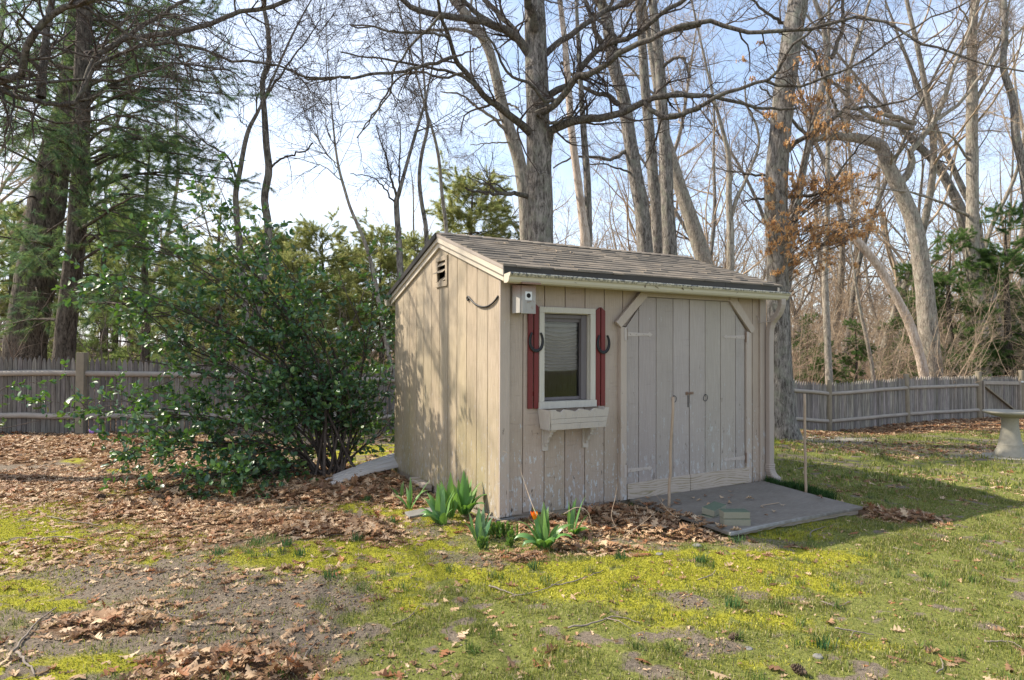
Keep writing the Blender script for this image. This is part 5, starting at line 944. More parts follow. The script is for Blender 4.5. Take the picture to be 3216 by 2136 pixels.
T('bare_tree', 'straight light grey tree standing behind the gate post on the far right', (Z8, [(1890, -60), (1880, 60), (1868, 250), (1868, 600), (1866, 900), (1870, 1200), (1872, 1568), (1895, 1800), (1915, 2040)], [40, 48, 54, 60, 64, 68, 74, 82, 90], 21),
  [limb(Z8, [(1890, 620), (1960, 500), (2040, 350), (2100, 250), (2187, 160)], 28, 12, 21, 20), limb(Z8, [(1880, 330), (1850, 150), (1780, 30)], 18, 8, 21, 20), limb(Z8, [(1850, 1000), (1780, 880), (1700, 820), (1560, 800)], 18, 7, 21, 20), limb(Z8, [(1850, 1330), (1700, 1260), (1530, 1190), (1390, 1170), (1170, 1140)], 20, 8, 21, 19)], seed=32, mat='bark_pale', n=(110, 1000, 2500))
T('bare_tree', 'dark leaning trunk at the far right behind the straight light grey tree', (Z9, [(1480, -300), (1600, -50), (1640, 250), (1690, 450), (1730, 650), (1765, 850), (1790, 1040)], [40, 50, 58, 64, 70, 76, 80], 24), seed=33, mat='bark_oak')
T('bare_tree', 'thin pale upright tree in brush between the right oak and the leaning tree', (Z9, [(560, -500), (556, -100), (548, 200), (540, 400), (552, 700), (560, 900), (568, 1080)], [26, 36, 40, 44, 46, 48, 52], 17.5), seed=34, mat='bark_pale', k=14, n=(60, 500, 1300))
T('sapling', 'thin curving grey sapling just left of the leaning barkless tree', (Z9, [(735, 250), (755, 420), (785, 600), (825, 780), (860, 950), (878, 1080)], [12, 18, 22, 26, 28, 30], 18.3), seed=35, mat='bark_pale', k=10, ext=3, n=(40, 300, 700), extra=6, L=(.9, .45, .25))
T('bare_tree', 'grey tree with ascending limbs at the right edge of the photo', (Z8, [(2060, -60), (2070, 200), (2060, 420), (2120, 620), (2140, 850), (2187, 1050), (2230, 1400), (2260, 1700)], [30, 34, 38, 40, 46, 52, 60, 66], 19), seed=36, mat='bark_oak')
T('bare_tree', 'grey double limbed tree leaning left behind the straight light grey tree', (Z8, [(1230, 560), (1350, 690), (1500, 860), (1640, 1000), (1730, 1150), (1800, 1300), (1840, 1500), (1870, 1750)], [16, 32, 42, 48, 54, 60, 66, 70], 23), seed=37, mat='bark_oak')
T('bare_tree', 'slender grey tree with a bend standing left of the pines beside open sky', (Z6, [(1612, -60), (1625, 50), (1650, 200), (1655, 380), (1615, 500), (1628, 700), (1640, 900), (1655, 1050), (1628, 1220), (1652, 1400), (1640, 1568), (1600, 1800)], [20, 24, 28, 32, 30, 36, 40, 44, 44, 48, 50, 54], 13.2),
  [limb(Z6, [(1665, 1030), (1740, 975), (1830, 940), (1890, 920), (1925, 880)], 14, 9, 13.2, 12.6), limb(Z6, [(1605, 640), (1690, 520), (1750, 430), (1850, 300), (1980, 110)], 18, 6, 13.2, 12.8), limb(Z6, [(1640, 480), (1600, 300), (1500, 130), (1450, 0)], 10, 5, 13.2, 13)], seed=38, mat='bark_oak', k=16, n=(120, 900, 2600), tw='twig_dark', L=(1.5, .6, .3), amp=.04, extra=20)
T('bare_tree', 'second slender grey tree leaning against the bent one', (Z6, [(1610, 640), (1570, 720), (1530, 800), (1500, 920), (1475, 1060), (1452, 1180), (1455, 1300), (1470, 1450), (1490, 1700)], [16, 22, 26, 28, 30, 32, 34, 38, 42], 12.9), [limb(Z6, [(1450, 1090), (1400, 970), (1300, 900), (1240, 860), (1150, 760), (1060, 690)], 15, 6, 12.9, 12.2), limb(Z6, [(1450, 1140), (1410, 1050), (1380, 990)], 9, 5, 12.9, 12.8), limb(Z6, [(1520, 780), (1480, 740), (1482, 660)], 8, 4, 12.9, 12.6)], seed=39, mat='bark_oak', k=12, n=(60, 500, 1300), tw='twig_dark', ext=3, extra=8)
T('multi_stem_tree', 'spindly many stemmed tree just left of the shed ridge', (Z7, [(470, 580), (440, 700), (380, 900), (335, 1060), (300, 1190), (285, 1250), (300, 1500), (310, 1700)], [12, 16, 20, 22, 28, 34, 38, 42], 12.6), [limb(Z7, [(285, 1230), (255, 1100), (230, 1000), (180, 850), (160, 770)], 18, 7, 12.6, 12.2), limb(Z7, [(275, 1250), (200, 1150), (130, 1090), (0, 1070)], 13, 5, 12.6, 12), limb(Z7, [(300, 1200), (300, 1050), (310, 850), (290, 700)], 14, 5, 12.6, 12.9)], seed=40, mat='bark_oak', k=12, tw='twig_dark', ext=3.5, extra=10, n=(70, 600, 1500), L=(1.2, .5, .25))
T('bare_tree', 'thin wavy dark trunk above the shed ridge on the left', (Z7, [(460, 560), (470, 700), (478, 780), (440, 950), (425, 1100), (440, 1250), (465, 1400), (475, 1600)], [14, 18, 20, 22, 24, 26, 28, 30], 13), seed=41, mat='bark_oak', k=12, tw='twig_dark', ext=3.5, extra=10, n=(60, 450, 1100), L=(1.2, .5, .25))
T('bare_tree', 'thin straight grey trunk between the wavy trunk and the rounded pine', (Z7, [(440, 580), (480, 720), (520, 850), (548, 1000), (565, 1200), (590, 1400), (600, 1600)], [12, 14, 18, 20, 22, 24, 26], 13.4), seed=42, mat='bark_pale', k=12, tw='twig_grey', ext=3.5, extra=10, n=(60, 450, 1100), L=(1.2, .5, .25))
T('sapling', 'thin pale sapling leaning left before the open sky, its foot behind the holly', (Z6, [(2035, 560), (2045, 700), (2062, 880), (2085, 1030), (2120, 1160), (2160, 1290), (2230, 1450), (2290, 1640), (2330, 1850)], [6, 9, 13, 16, 18, 20, 23, 26, 30], 12.2), [limb(Z6, [(2085, 1040), (2000, 930), (1930, 800), (1850, 640)], 8, 3, 12.2, 12), limb(Z6, [(2100, 1110), (1980, 1020), (1840, 980), (1700, 970)], 7, 3, 12.2, 12), limb(Z6, [(2062, 900), (2010, 780), (1990, 650), (1900, 560)], 7, 3, 12.2, 12)], seed=43, mat='bark_pale', k=8, tw='twig_dark', ext=2.5, extra=16, n=(110, 700, 1500), L=(1.3, .6, .3), wob=.12)
# --- bare tree just outside the frame on the left whose limbs reach in
SB = at(-1050, 1500, 6.8); SB = gnd(SB)
ST = thing('bare_tree', 'bare grey tree whose limbs reach in from the left edge of the photo', 'tree', SB)
c0 = at(-150, 300, 7.6); sp_, sr_ = trunk('trunk', [SB-(0, 0, .1), SB*.6+c0*.4, c0+(0, 0, -.3), c0+(-.3, .2, 2.2), c0+(-.5, .6, 5)], [.17, .15, .13, .09, .03], MT['bark_oak'], ST, seed=4)
def zl(*a, **k): return limb(Z6, *a, **k)
SLm = [zl([(-300, 570), (0, 510), (130, 450), (160, 350), (230, 200), (330, 90), (450, 20), (560, 0), (700, -60)], 56, 30, 7.6, 7.0), zl([(-300, 580), (0, 555), (130, 600), (260, 632), (360, 645), (460, 640)], 52, 22, 7.6, 7.9), zl([(250, 600), (265, 420), (285, 250), (310, 0), (330, -100)], 54, 34, 7.9, 8),
       zl([(460, 640), (520, 560), (560, 440), (680, 360), (860, 280), (1020, 265), (1180, 275), (1300, 330), (1470, 380), (1640, 385), (1800, 440), (1900, 480), (2156, 470)], 26, 10, 7.9, 8.6, n=21), zl([(-200, 540), (0, 545), (300, 510), (480, 490), (640, 500), (800, 475), (960, 420), (1060, 395), (1200, 405), (1380, 430)], 26, 8, 7.6, 8.4), zl([(-100, 560), (200, 700), (420, 770), (700, 715), (880, 715), (1050, 800), (1240, 890)], 18, 7, 7.8, 8.6),
       zl([(500, 620), (525, 500), (560, 400), (640, 315), (700, 280), (760, 228), (920, 232), (1100, 200), (1280, 150), (1450, 80), (1600, 55), (1760, 10), (1850, -40)], 40, 24, 8.4, 9.2), zl([(700, 270), (850, 180), (960, 110), (1060, 50), (1140, 0), (1200, -40)], 30, 20, 8.7, 9), zl([(480, 30), (640, 110), (780, 200), (900, 270), (1050, 330), (1230, 440), (1400, 430), (1500, 500)], 18, 7, 7.2, 7.9), zl([(560, 0), (800, 20), (1000, 90), (1130, 95), (1300, 200), (1480, 300), (1640, 360)], 14, 6, 7, 7.8), zl([(110, 250), (120, 120), (180, 30), (200, -60)], 14, 10, 7.3, 7), zl([(360, 645), (540, 600), (700, 560), (900, 620), (1100, 640), (1300, 650)], 14, 6, 7.9, 8.4), zl([(0, 560), (60, 700), (70, 800), (20, 900)], 12, 5, 7.5, 7.3)]
_rg = np.random.default_rng(19); _p, _d, _L, _r = spawn(dense(sp_, 17)[None], np.interp(np.linspace(0, 1, 17), np.linspace(0, 1, len(sr_)), sr_)[None], 4, _rg, 1.0, .2, 2.6, .35, .75, 1.0, fall=.35); _E = grow(_p, _d, _L, _r, 16, .09, (.0, -.03, .02), _rg, .2)  # upper limbs out of view, added for branch shadows
wood('limbs', [(_E[0], _E[1], 6)], MT['bark_limb'], ST); wood('crown', twiggery([(_E[0][i], _E[1][i]) for i in range(4)], _rg, 20, 80, 160, .9, .45, .25, up=.02, rt=.002), MT['twig_dark'], ST)
_LL = []  # unseen limbs added to the left tree so they shade the lawn
for tx, ty, tz in ((-7.6, 1.2, 6.3), (-9.0, -.4, 6.6), (-6.9, -.9, 6.4), (-9.4, 1.6, 6.8)):
    a_ = sp_[int(len(sp_)*.55)]; _LL.append((smooth_path([a_, a_*.55+np.array((tx, ty, tz))*.45+(0, 0, .5), (tx, ty, tz)], 17), np.linspace(.020, .007, 17)))
wood('limbs', [(np.stack([l[0] for l in _LL]), np.stack([l[1] for l in _LL]), 8)], MT['bark_limb'], ST); wood('crown', twiggery(_LL, _rg, 90, 520, 900, 1.3, .6, .3, up=.0, rt=.003), MT['twig_dark'], ST)
wood('limbs', [(np.stack([l[0][np.linspace(0, len(l[0])-1, 17).astype(int)] for l in SLm]), np.stack([l[1][np.linspace(0, len(l[1])-1, 17).astype(int)] for l in SLm]), 9)], MT['bark_limb'], ST)
wood('crown', twiggery([(l[0][np.linspace(0, len(l[0])-1, 17).astype(int)], l[1][np.linspace(0, len(l[1])-1, 17).astype(int)]) for l in SLm], np.random.default_rng(77), 150, 1000, 2300, .9, .42, .2, up=.01, rt=.0016), MT['twig_dark'], ST)
# ================================================================== pines
def tufts(pos, d, m, ln, w, rng, spread=.75, cols=None):
    N = len(pos); dd = np.repeat(nrmz(d), m, 0); q = nrmz(np.cross(dd, rng.normal(0, 1, (N*m, 3)))); a = np.abs(rng.normal(0, spread, N*m))[:, None]; nd = dd*np.cos(a)+q*np.sin(a); nd[:, 2] -= .12
    p0 = np.repeat(pos, m, 0)-dd*rng.uniform(0, .6, N*m)[:, None]*ln; L = ln*rng.uniform(.7, 1.15, N*m)[:, None]; s = nrmz(np.cross(nd, rng.normal(0, 1, (N*m, 3))))*w/2
    V = np.stack([p0-s, p0+s, p0+nd*L], 1).reshape(-1, 3); F_ = np.arange(N*m*3).reshape(-1, 3); c = np.array(cols)[rng.integers(0, len(cols), N)]*rng.uniform(.7, 1.3, N)[:, None]
    return V, F_, np.repeat(c, m*3, 0)
PD = [(.11, .20, .085), (.14, .23, .08), (.09, .17, .09), (.19, .26, .08)]; PY = [(.38, .39, .14), (.30, .34, .11), (.46, .44, .17), (.23, .28, .09)]; PM = [(.23, .31, .095), (.29, .35, .11), (.16, .25, .075)]; PR = [(.12, .21, .055), (.17, .26, .07), (.08, .16, .05)]
def pine(name, label, base, H, r0, seed, nb, zlo, Lb, ntw, nt, m, ln, w, cols, path=None, group=None, mat='bark_pine', dead=0, parent_only=False, gap=0, sub=1.0, droop=-.02, tipup=.03, topf=.25, targets=()):
    rng = np.random.default_rng(seed); base = np.array(base, float); o = thing(name, label, 'tree', base, group)
    if path is None: path = [base-(0, 0, .15), base+(.05, .02, H*.3), base+(.0, .1, H*.65), base+(.1, .05, H)]; rad = [r0, r0*.8, r0*.5, r0*.08]
    else: path, rad = path
    Pt, Rt = trunk('trunk', path, rad, MT[mat], o, k=18, n=60, amp=.05, flare=.15, seed=seed); H = Pt[-1][2]-base[2]
    zf = (Pt[:, 2]-base[2])/H; u = zlo+(1-zlo)*rng.random(nb)**.9; u = np.floor(u*H/.45)*.45/H+rng.normal(0, .004, nb) if H > 6 else u; u = np.clip(u, .02, .99)
    pos = np.stack([np.interp(u, zf, Pt[:, i]) for i in range(3)], 1); az = rng.uniform(0, 2*np.pi, nb); pr = (1-(u-zlo)/(1-zlo)); L = Lb*(topf+(1-topf)*np.sin(np.clip(pr*1.15+.12, 0, 1.45)))*rng.uniform(.6, 1.1, nb)
    el = rng.normal(.12, .20, nb)+.5*(u > .85); d = np.stack([np.cos(az)*np.cos(el), np.sin(az)*np.cos(el), np.sin(el)], 1)
    B, BR = grow(pos, d, L, np.clip(L*.012, .006, .06), 9, .07, (0, 0, droop), rng, .25)
    if len(targets):
        TB = []
        for (tx, ty, td) in targets:
            e_ = at(tx*K, ty*K, td); k0 = np.argmin(np.abs(Pt[:, 2]-(e_[2]-.25+.5*rng.random()))); a_ = Pt[k0]; m1 = a_*.6+e_*.4+(0, 0, .35); TB.append(smooth_path([a_, m1, e_+(0, 0, .02)], 10))
        TB = np.stack(TB); B = np.vstack([B, TB]); BR = np.vstack([BR, np.broadcast_to(np.linspace(.035, .007, 10), (len(TB), 10))])
    p, d2, L2, r2 = spawn(B, BR, ntw, rng, .9, .15, Lb*.34*sub, .5, .22, 1.0, flat=.8, rmin=.0035); S, SR = grow(p, d2, L2, r2, 5, .16, (0, 0, tipup), rng, .4)
    wood('branches', [(B, BR, 5), (S, SR, 3)], MT[mat] if not dead else MT['twig_dark'], o)
    p, d3, _, _ = spawn(S, SR, nt, rng, .5, .25, .1, 1, .25, 1.0, flat=.6); V, F_, Cc = tufts(p, d3, m, ln, w, rng, .85, cols); raw('needles', V, [F_], MT['needle'], o, False, Cc); return o
def cp(o, loc, rz, s, label=None):
    r = o.copy(); C.collection.objects.link(r); r.location = [float(v) for v in loc]; r.rotation_euler = (0, 0, rz); r.scale = (s, s, s)
    if label: r['label'] = label
    for ch in list(o.children): c = ch.copy(); C.collection.objects.link(c); c.parent = r
    return r
# two big pines at the left, trunks as photographed
bq = gnd(at(60*K, 830*K, 14.5))
def px(pts, dep): return [at(x*K, y*K, dep) for x, y in pts]
tp = px([(58, 830), (75, 690), (95, 560), (112, 440), (135, 340), (160, 250), (172, 150), (185, 40), (195, -60), (205, -500)], 14.5); tr_ = [w*K/2/F*14.5 for w in (84, 80, 76, 72, 66, 58, 52, 48, 44, 22)]
pine('white_pine', 'massive leaning pine trunk at the left behind the fence', bq, 0, 0, 51, 44, .34, 3.6, 700, 8000, 24, .13, .0040, PD, path=([bq-(0, 0, .2)]+tp, [tr_[0]*1.1]+tr_), tipup=.0, targets=[(40, 60, 13), (60, 180, 13), (20, 300, 13), (250, 60, 13.5), (300, 140, 13.5), (380, 90, 13.5), (430, 40, 13.5), (110, 620, 13.6), (30, 480, 13.5), (60, 560, 13.6), (90, 700, 13.6), (140, 640, 13.5), (330, 30, 13.5)])
bq = gnd(at(147*K, 830*K, 12.6)); tp = px([(147, 830), (158, 700), (170, 600), (180, 480), (186, 380), (188, 250), (192, 120), (196, 0), (200, -100), (205, -600)], 12.6); tr_ = [w*K/2/F*12.6 for w in (46, 42, 40, 38, 37, 36, 34, 32, 30, 14)]
pine('white_pine', 'slimmer dark pine trunk just right of the massive leaning one', bq, 0, 0, 52, 50, .16, 3.3, 900, 10000, 24, .13, .0038, PD, path=([bq-(0, 0, .2)]+tp, [tr_[0]*1.1]+tr_), tipup=.0, targets=[(400, 140, 12), (500, 195, 12), (440, 240, 12), (560, 225, 11.8), (520, 160, 12.2), (540, 380, 12), (600, 425, 12), (470, 350, 12.2), (400, 300, 12.4), (380, 400, 12.2), (500, 430, 12.2), (420, 470, 12), (350, 330, 12.2), (300, 440, 12), (330, 520, 11.8), (430, 600, 11.6), (260, 580, 11.8), (120, 480, 11.9), (70, 610, 11.9), (200, 700, 11.8), (470, 120, 12.5), (340, 220, 12), (90, 400, 11.8), (380, 560, 11.7)])
# pines further back on the left: looser, sunlit
def pb(dx, dep): return gnd(at(dx*K, 806*K, dep))
pine('white_pine', 'loose feathery green pine filling the space behind the holly', pb(330, 16), 6.6, .12, 53, 60, .06, 2.3, 620, 5000, 18, .15, .008, PM)
pine('white_pine', 'low light green pine behind the fence right of the dark trunks', pb(235, 19), 7.2, .13, 54, 60, .05, 2.3, 520, 4200, 16, .17, .009, PM)
pine('white_pine', 'pale green pine seen behind the top of the holly', pb(500, 20), 6.2, .12, 55, 60, .06, 2.2, 520, 4200, 16, .17, .009, PY)
PA = pine('white_pine', 'rounded sunlit yellow-green pine directly left of the big oak', pb(1085, 27), 9.0, .2, 56, 90, .06, 3.4, 1100, 15000, 15, .22, .0125, PY, topf=.35)
for dx, dep, rz, s, lab in ((880, 30, 1, .80, 'yellow-green pine behind the many stemmed tree'), (745, 31, 2.5, .82, 'yellow-green pine behind the holly with a rounded top'), (800, 36, 4, .8, 'distant pale pine low between the two rounded pines'), (590, 29, 5.2, .74, 'small yellow-green pine beside the slender bent tree'), (1180, 33, 3.1, .78, 'yellow-green pine low behind the foot of the big oak'), (960, 34, .4, .85, 'pale pine right of the many stemmed tree'), (680, 22, 1.9, .52, 'small green pine low behind the middle of the holly'), (430, 27, 3.6, .62, 'small pale pine behind the feathery green pine'), (640, 30, 3.3, .74, 'green pine rising behind the slender bent tree'), (520, 27, .9, .60, 'yellow-green pine between the holly top and the dark pine'), (265, 24, 4.6, .68, 'light green pine right of the two dark trunks'), (30, 22, 1.4, .7, 'light green pine behind the massive trunk at the left edge'), (1290, 38, 2.2, .7, 'distant pine glimpsed right of the big oak')):
    cp(PA, pb(dx, dep), rz, s, lab)
# pines on the right
PRt = pine('pine_tree', 'dark green pine between the bent tree and the straight light grey tree', pb(2195, 21), 5.6, .12, 57, 60, .08, 1.7, 760, 17000, 15, .105, .0048, PR)
for dx, dep, rz, s, lab in ((2330, 21, 1, 1.15, 'dark green pine at the right edge behind the gate'), (1975, 19, 2.2, .48, 'small young pine behind the fence left of the leaning tree'), (2105, 23, 3, .85, 'green pine partly hidden by the bent tree'), (2290, 26, 4.4, 1.0, 'green pine behind the dark leaning trunk at the far right'), (1905, 20.5, .7, .38, 'smallest pine peeking over the fence beside the right oak'), (1860, 24, 5, .55, 'green pine glimpsed between the right oak and the brush')):
    cp(PRt, pb(dx, dep), rz, s, lab)

# ================================================================== woods behind
def generic(seed, H, r0, nl=15, tw='twig_grey', mat='bark_oak', n=(75, 620, 1600), thin=1.0):
    rng = np.random.default_rng(seed); o = thing('bare_tree', 'thin bare grey tree in the woods beyond the fence', 'tree', (0, 0, 0), 'bare trees of the woods beyond the fence')
    pts = [np.array((0, 0, -.3))]; p = np.zeros(3); d = np.array((rng.normal(0, .06), rng.normal(0, .06), 1.0))
    for i in range(6): d = nrmz(d+np.r_[rng.normal(0, .11, 2), 0]); p = p+d*H/6; pts.append(p.copy())
    rad = r0*.75*np.array([1.1, .92, .82, .7, .52, .34, .08]); Pt, Rt = trunk('trunk', pts, rad, MT[mat], o, k=9, n=30, amp=.03, seed=seed); TP = dense(Pt, 17); TR = np.interp(np.linspace(0, 1, 17), np.linspace(0, 1, 30), Rt)
    q, dd, L, r = spawn(TP[None], TR[None], nl, rng, .85, .2, H*.36, .5, .22, .97, fall=.5); E_ = grow(q, dd, L, r, 16, .10, (0, 0, .05), rng, .2); lm = [(E_[0][i], E_[1][i]) for i in range(nl)]
    V = [(E_[0], E_[1], 5)]; tv = twiggery(lm, rng, n[0], n[1], n[2], H*.11, H*.05, H*.025, up=.05, rt=.0035*thin, r2=.5); wood('crown', V+tv, MT[tw], o); return o
GP_ = [generic(301, 15, .17), generic(302, 17, .20, 18, 'twig_tan', 'bark_pale'), generic(303, 13, .13, 16, 'twig_grey', 'bark_oak'), generic(304, 16, .16, 14, 'twig_tan', 'bark_oak'), generic(305, 11, .09, 16, 'twig_tan', 'bark_pale')]
wr = np.random.default_rng(88); used = set(); k = 0
for dx, dep in ((1345, 31), (1480, 28), (1545, 33), (1600, 25), (1700, 30), (1745, 26), (1890, 30), (1935, 25), (1985, 33), (2065, 28), (2120, 32), (2160, 24), (2215, 30), (2300, 33), (2345, 25), (2380, 31), (1180, 34), (1040, 36), (930, 38), (560, 33), (400, 34), (280, 30), (30, 24), (-40, 20), (1810, 35), (1440, 38), (2240, 37), (1620, 40), (2330, 40), (1950, 40), (120, 30), (2000, 24), (1860, 28), (1905, 34), (2145, 29), (2190, 34), (2250, 27), (1680, 36), (1575, 29), (1500, 35)):
    i = k % 5; loc = gnd(at(dx*K, 806*K, dep)); s = wr.uniform(.8, 1.2); k += 1
    if i not in used: used.add(i); o = GP_[i]; o.location = [float(v) for v in loc]; o.rotation_euler = (0, 0, wr.uniform(0, 6)); o.scale = (s, s, s)
    else: cp(GP_[i], loc, wr.uniform(0, 6.28), s)
def brush(name, label, n, d0, d1, l0, l1, h0, h1, seed, tw, r0, nt, rt, lean=.25):
    rng = np.random.default_rng(seed); d = rng.uniform(d0, d1, n); l = rng.uniform(l0, l1, n)*d; pos = np.stack([EYE[0]+AX[0]*d+BX[0]*l, EYE[1]+AX[1]*d+BX[1]*l, np.zeros(n)], 1); pos[:, 2] = GZ(pos[:, 0], pos[:, 1])-.1
    dr = np.stack([rng.normal(0, lean, n), rng.normal(0, lean, n), np.ones(n)], 1); L = rng.uniform(h0, h1, n); B, R = grow(pos, dr, L, L*r0, 9, .12, (0, 0, .03), rng, .3)
    p, dd, L2, r2 = spawn(B, R, nt, rng, .8, .25, (h0+h1)*.16, .5, .2, 1., rmin=rt); S, SR = grow(p, dd, L2, r2, 5, .2, (0, 0, .03), rng, .5); p, dd, L3, r3 = spawn(S, SR, nt*2, rng, .8, .25, (h0+h1)*.07, .7, .1, 1., rmin=rt*.8); S3, SR3 = grow(p, dd, L3, r3, 3, .2, (0, 0, .03), rng, .6)
    V, F_ = tubes([(B, R, 4), (S, SR, 3), (S3, SR3, 3)]); o = raw(name, V, [F_], MT[tw], None, True); o['kind'] = 'stuff'; o['label'] = label; o['category'] = 'undergrowth'
brush('undergrowth', 'tangled tan brush and saplings behind the fence on the right', 440, 17.8, 27, .10, .95, 1.6, 5.2, 401, 'twig_tan', .0032, 7500, .0026)
brush('undergrowth', 'grey brushwood behind the fence on the left and behind the holly', 200, 13, 22, -.95, -.05, 1.0, 3.2, 402, 'twig_grey', .005, 1900, .003)
brush('distant_woods', 'far off grey-brown bare woods closing the view behind the fence', 460, 36, 70, -.95, .95, 4, 9, 403, 'twig_grey', .008, 7500, .008, .10)
brush('distant_woods', 'far off pale bare woods on the right', 420, 27, 48, .0, .95, 4, 9.5, 404, 'twig_tan', .006, 11000, .0055, .16)

# ================================================================== brown leaves that stayed on the oak
lo_ = thing('young_oak', 'slender young oak holding rust brown leaves before the right oak', 'tree', gnd(at(1808*K, 980*K, 12.35))); b0 = np.array(lo_.location)
clus = [(740, 600, 45), (930, 600, 50), (880, 655, 45), (1000, 540, 32), (1100, 505, 32), (940, 770, 75), (1090, 770, 55), (740, 870, 32), (620, 700, 32), (690, 775, 24), (465, 370, 14), (930, 400, 40), (780, 380, 18), (790, 1150, 70), (900, 1110, 70), (1020, 1150, 80), (1140, 1110, 45), (760, 1380, 70), (880, 1400, 80), (1000, 1420, 85), (1110, 1400, 70), (1190, 1440, 45), (640, 1400, 40), (1240, 1390, 22), (870, 1530, 45), (700, 1500, 50), (620, 1530, 38), (1050, 1480, 60), (900, 1240, 30), (575, 260, 14), (520, 490, 12), (1290, 710, 26), (1050, 900, 22), (1170, 600, 22), (1190, 540, 14)]
rng = np.random.default_rng(91); tgt = []; lv = []; ln_ = []
clus += [(rng.uniform(580, 1300), rng.uniform(1060, 1680), rng.uniform(12, 24)) for _ in range(60)]
tp_ = [b0-(0, 0, .1), at(*Z8(690, 2250), 12.35), at(*Z8(672, 1800), 12.35), at(*Z8(690, 1500), 12.3), at(*Z8(790, 1150), 12.1), at(*Z8(880, 700), 11.8), at(*Z8(930, 300), 11.6)]; Pt, Rt = trunk('trunk', tp_, [.045, .04, .036, .03, .024, .014, .006], MT['twig_grey'], lo_, k=8, n=60, amp=.03)
BB = []; 
for x, y, s in clus:
    sx, sy = Z8(x, y); c_ = at(sx, sy, 10.95+rng.normal(0, .2)+(.5 if x > 760 else 0)); kk = np.argmin(np.abs(Pt[:, 2]-(c_[2]-.5-.2*rng.random()))); p0 = Pt[kk]; mid = p0*.45+c_*.55+(0, 0, .12); P = smooth_path([p0, mid, c_], 9); BB.append((P, np.linspace(.011, .004, 9))); rad = s/1.96/F*10.8
    nl = int(s*s*.020)+8; cc_ = c_+rng.normal(0, 1, (5, 3))*rad*np.array((.8, .8, .5)); q = cc_[rng.integers(0, 5, nl)]+rng.normal(0, 1, (nl, 3))*rad*np.array((.42, .42, .26)); lv.append(q); S = np.stack([np.linspace(c_*.6+p0*.4 if rng.random() < .4 else c_, e_, 4)+np.r_[np.zeros((1, 3)), rng.normal(0, .02, (3, 3))] for e_ in q[::3]]); ln_.append((S, np.broadcast_to(np.linspace(.004, .002, 4), (len(S), 4)), 3))
wood('branches', [(np.stack([b_[0] for b_ in BB]), np.stack([b_[1] for b_ in BB]), 5)]+ln_, MT['twig_grey'], lo_)
q = np.vstack(lv); n_ = len(q); pr, pf = leaf_proto(st2, wl2, wl2, .5, .6, .6); yw = rng.uniform(0, 6.28, n_); pt_ = rng.normal(1.1, .6, n_); sz = rng.uniform(.06, .115, n_); x, y, z = [np.broadcast_to(pr[:, i], (n_, len(pr)))*sz[:, None] for i in range(3)]
x, z = x*np.cos(pt_)[:, None]+z*np.sin(pt_)[:, None], -x*np.sin(pt_)[:, None]+z*np.cos(pt_)[:, None]; x, y = x*np.cos(yw)[:, None]-y*np.sin(yw)[:, None], x*np.sin(yw)[:, None]+y*np.cos(yw)[:, None]
V = np.stack([x, y, z], -1)+q[:, None]; F_ = (pf[None]+(np.arange(n_)*len(pr))[:, None, None]).reshape(-1, 4); cc = np.array([(.72, .43, .20), (.62, .34, .14), (.78, .52, .28), (.50, .26, .11)])[rng.integers(0, 4, n_)]*rng.uniform(.8, 1.2, n_)[:, None]
leafmat('hanging_leaf', .6, .5, .3); raw('brown_leaves', V.reshape(-1, 3), [F_], MT['hanging_leaf'], lo_, True, np.repeat(cc, len(pr), 0))

# ================================================================== the holly
hb = gnd(np.array((-.72, 2.42, 0))); ho = thing('holly_bush', 'large glossy dark green holly bush between the fence and the shed', 'bush', hb); rng = np.random.default_rng(61)
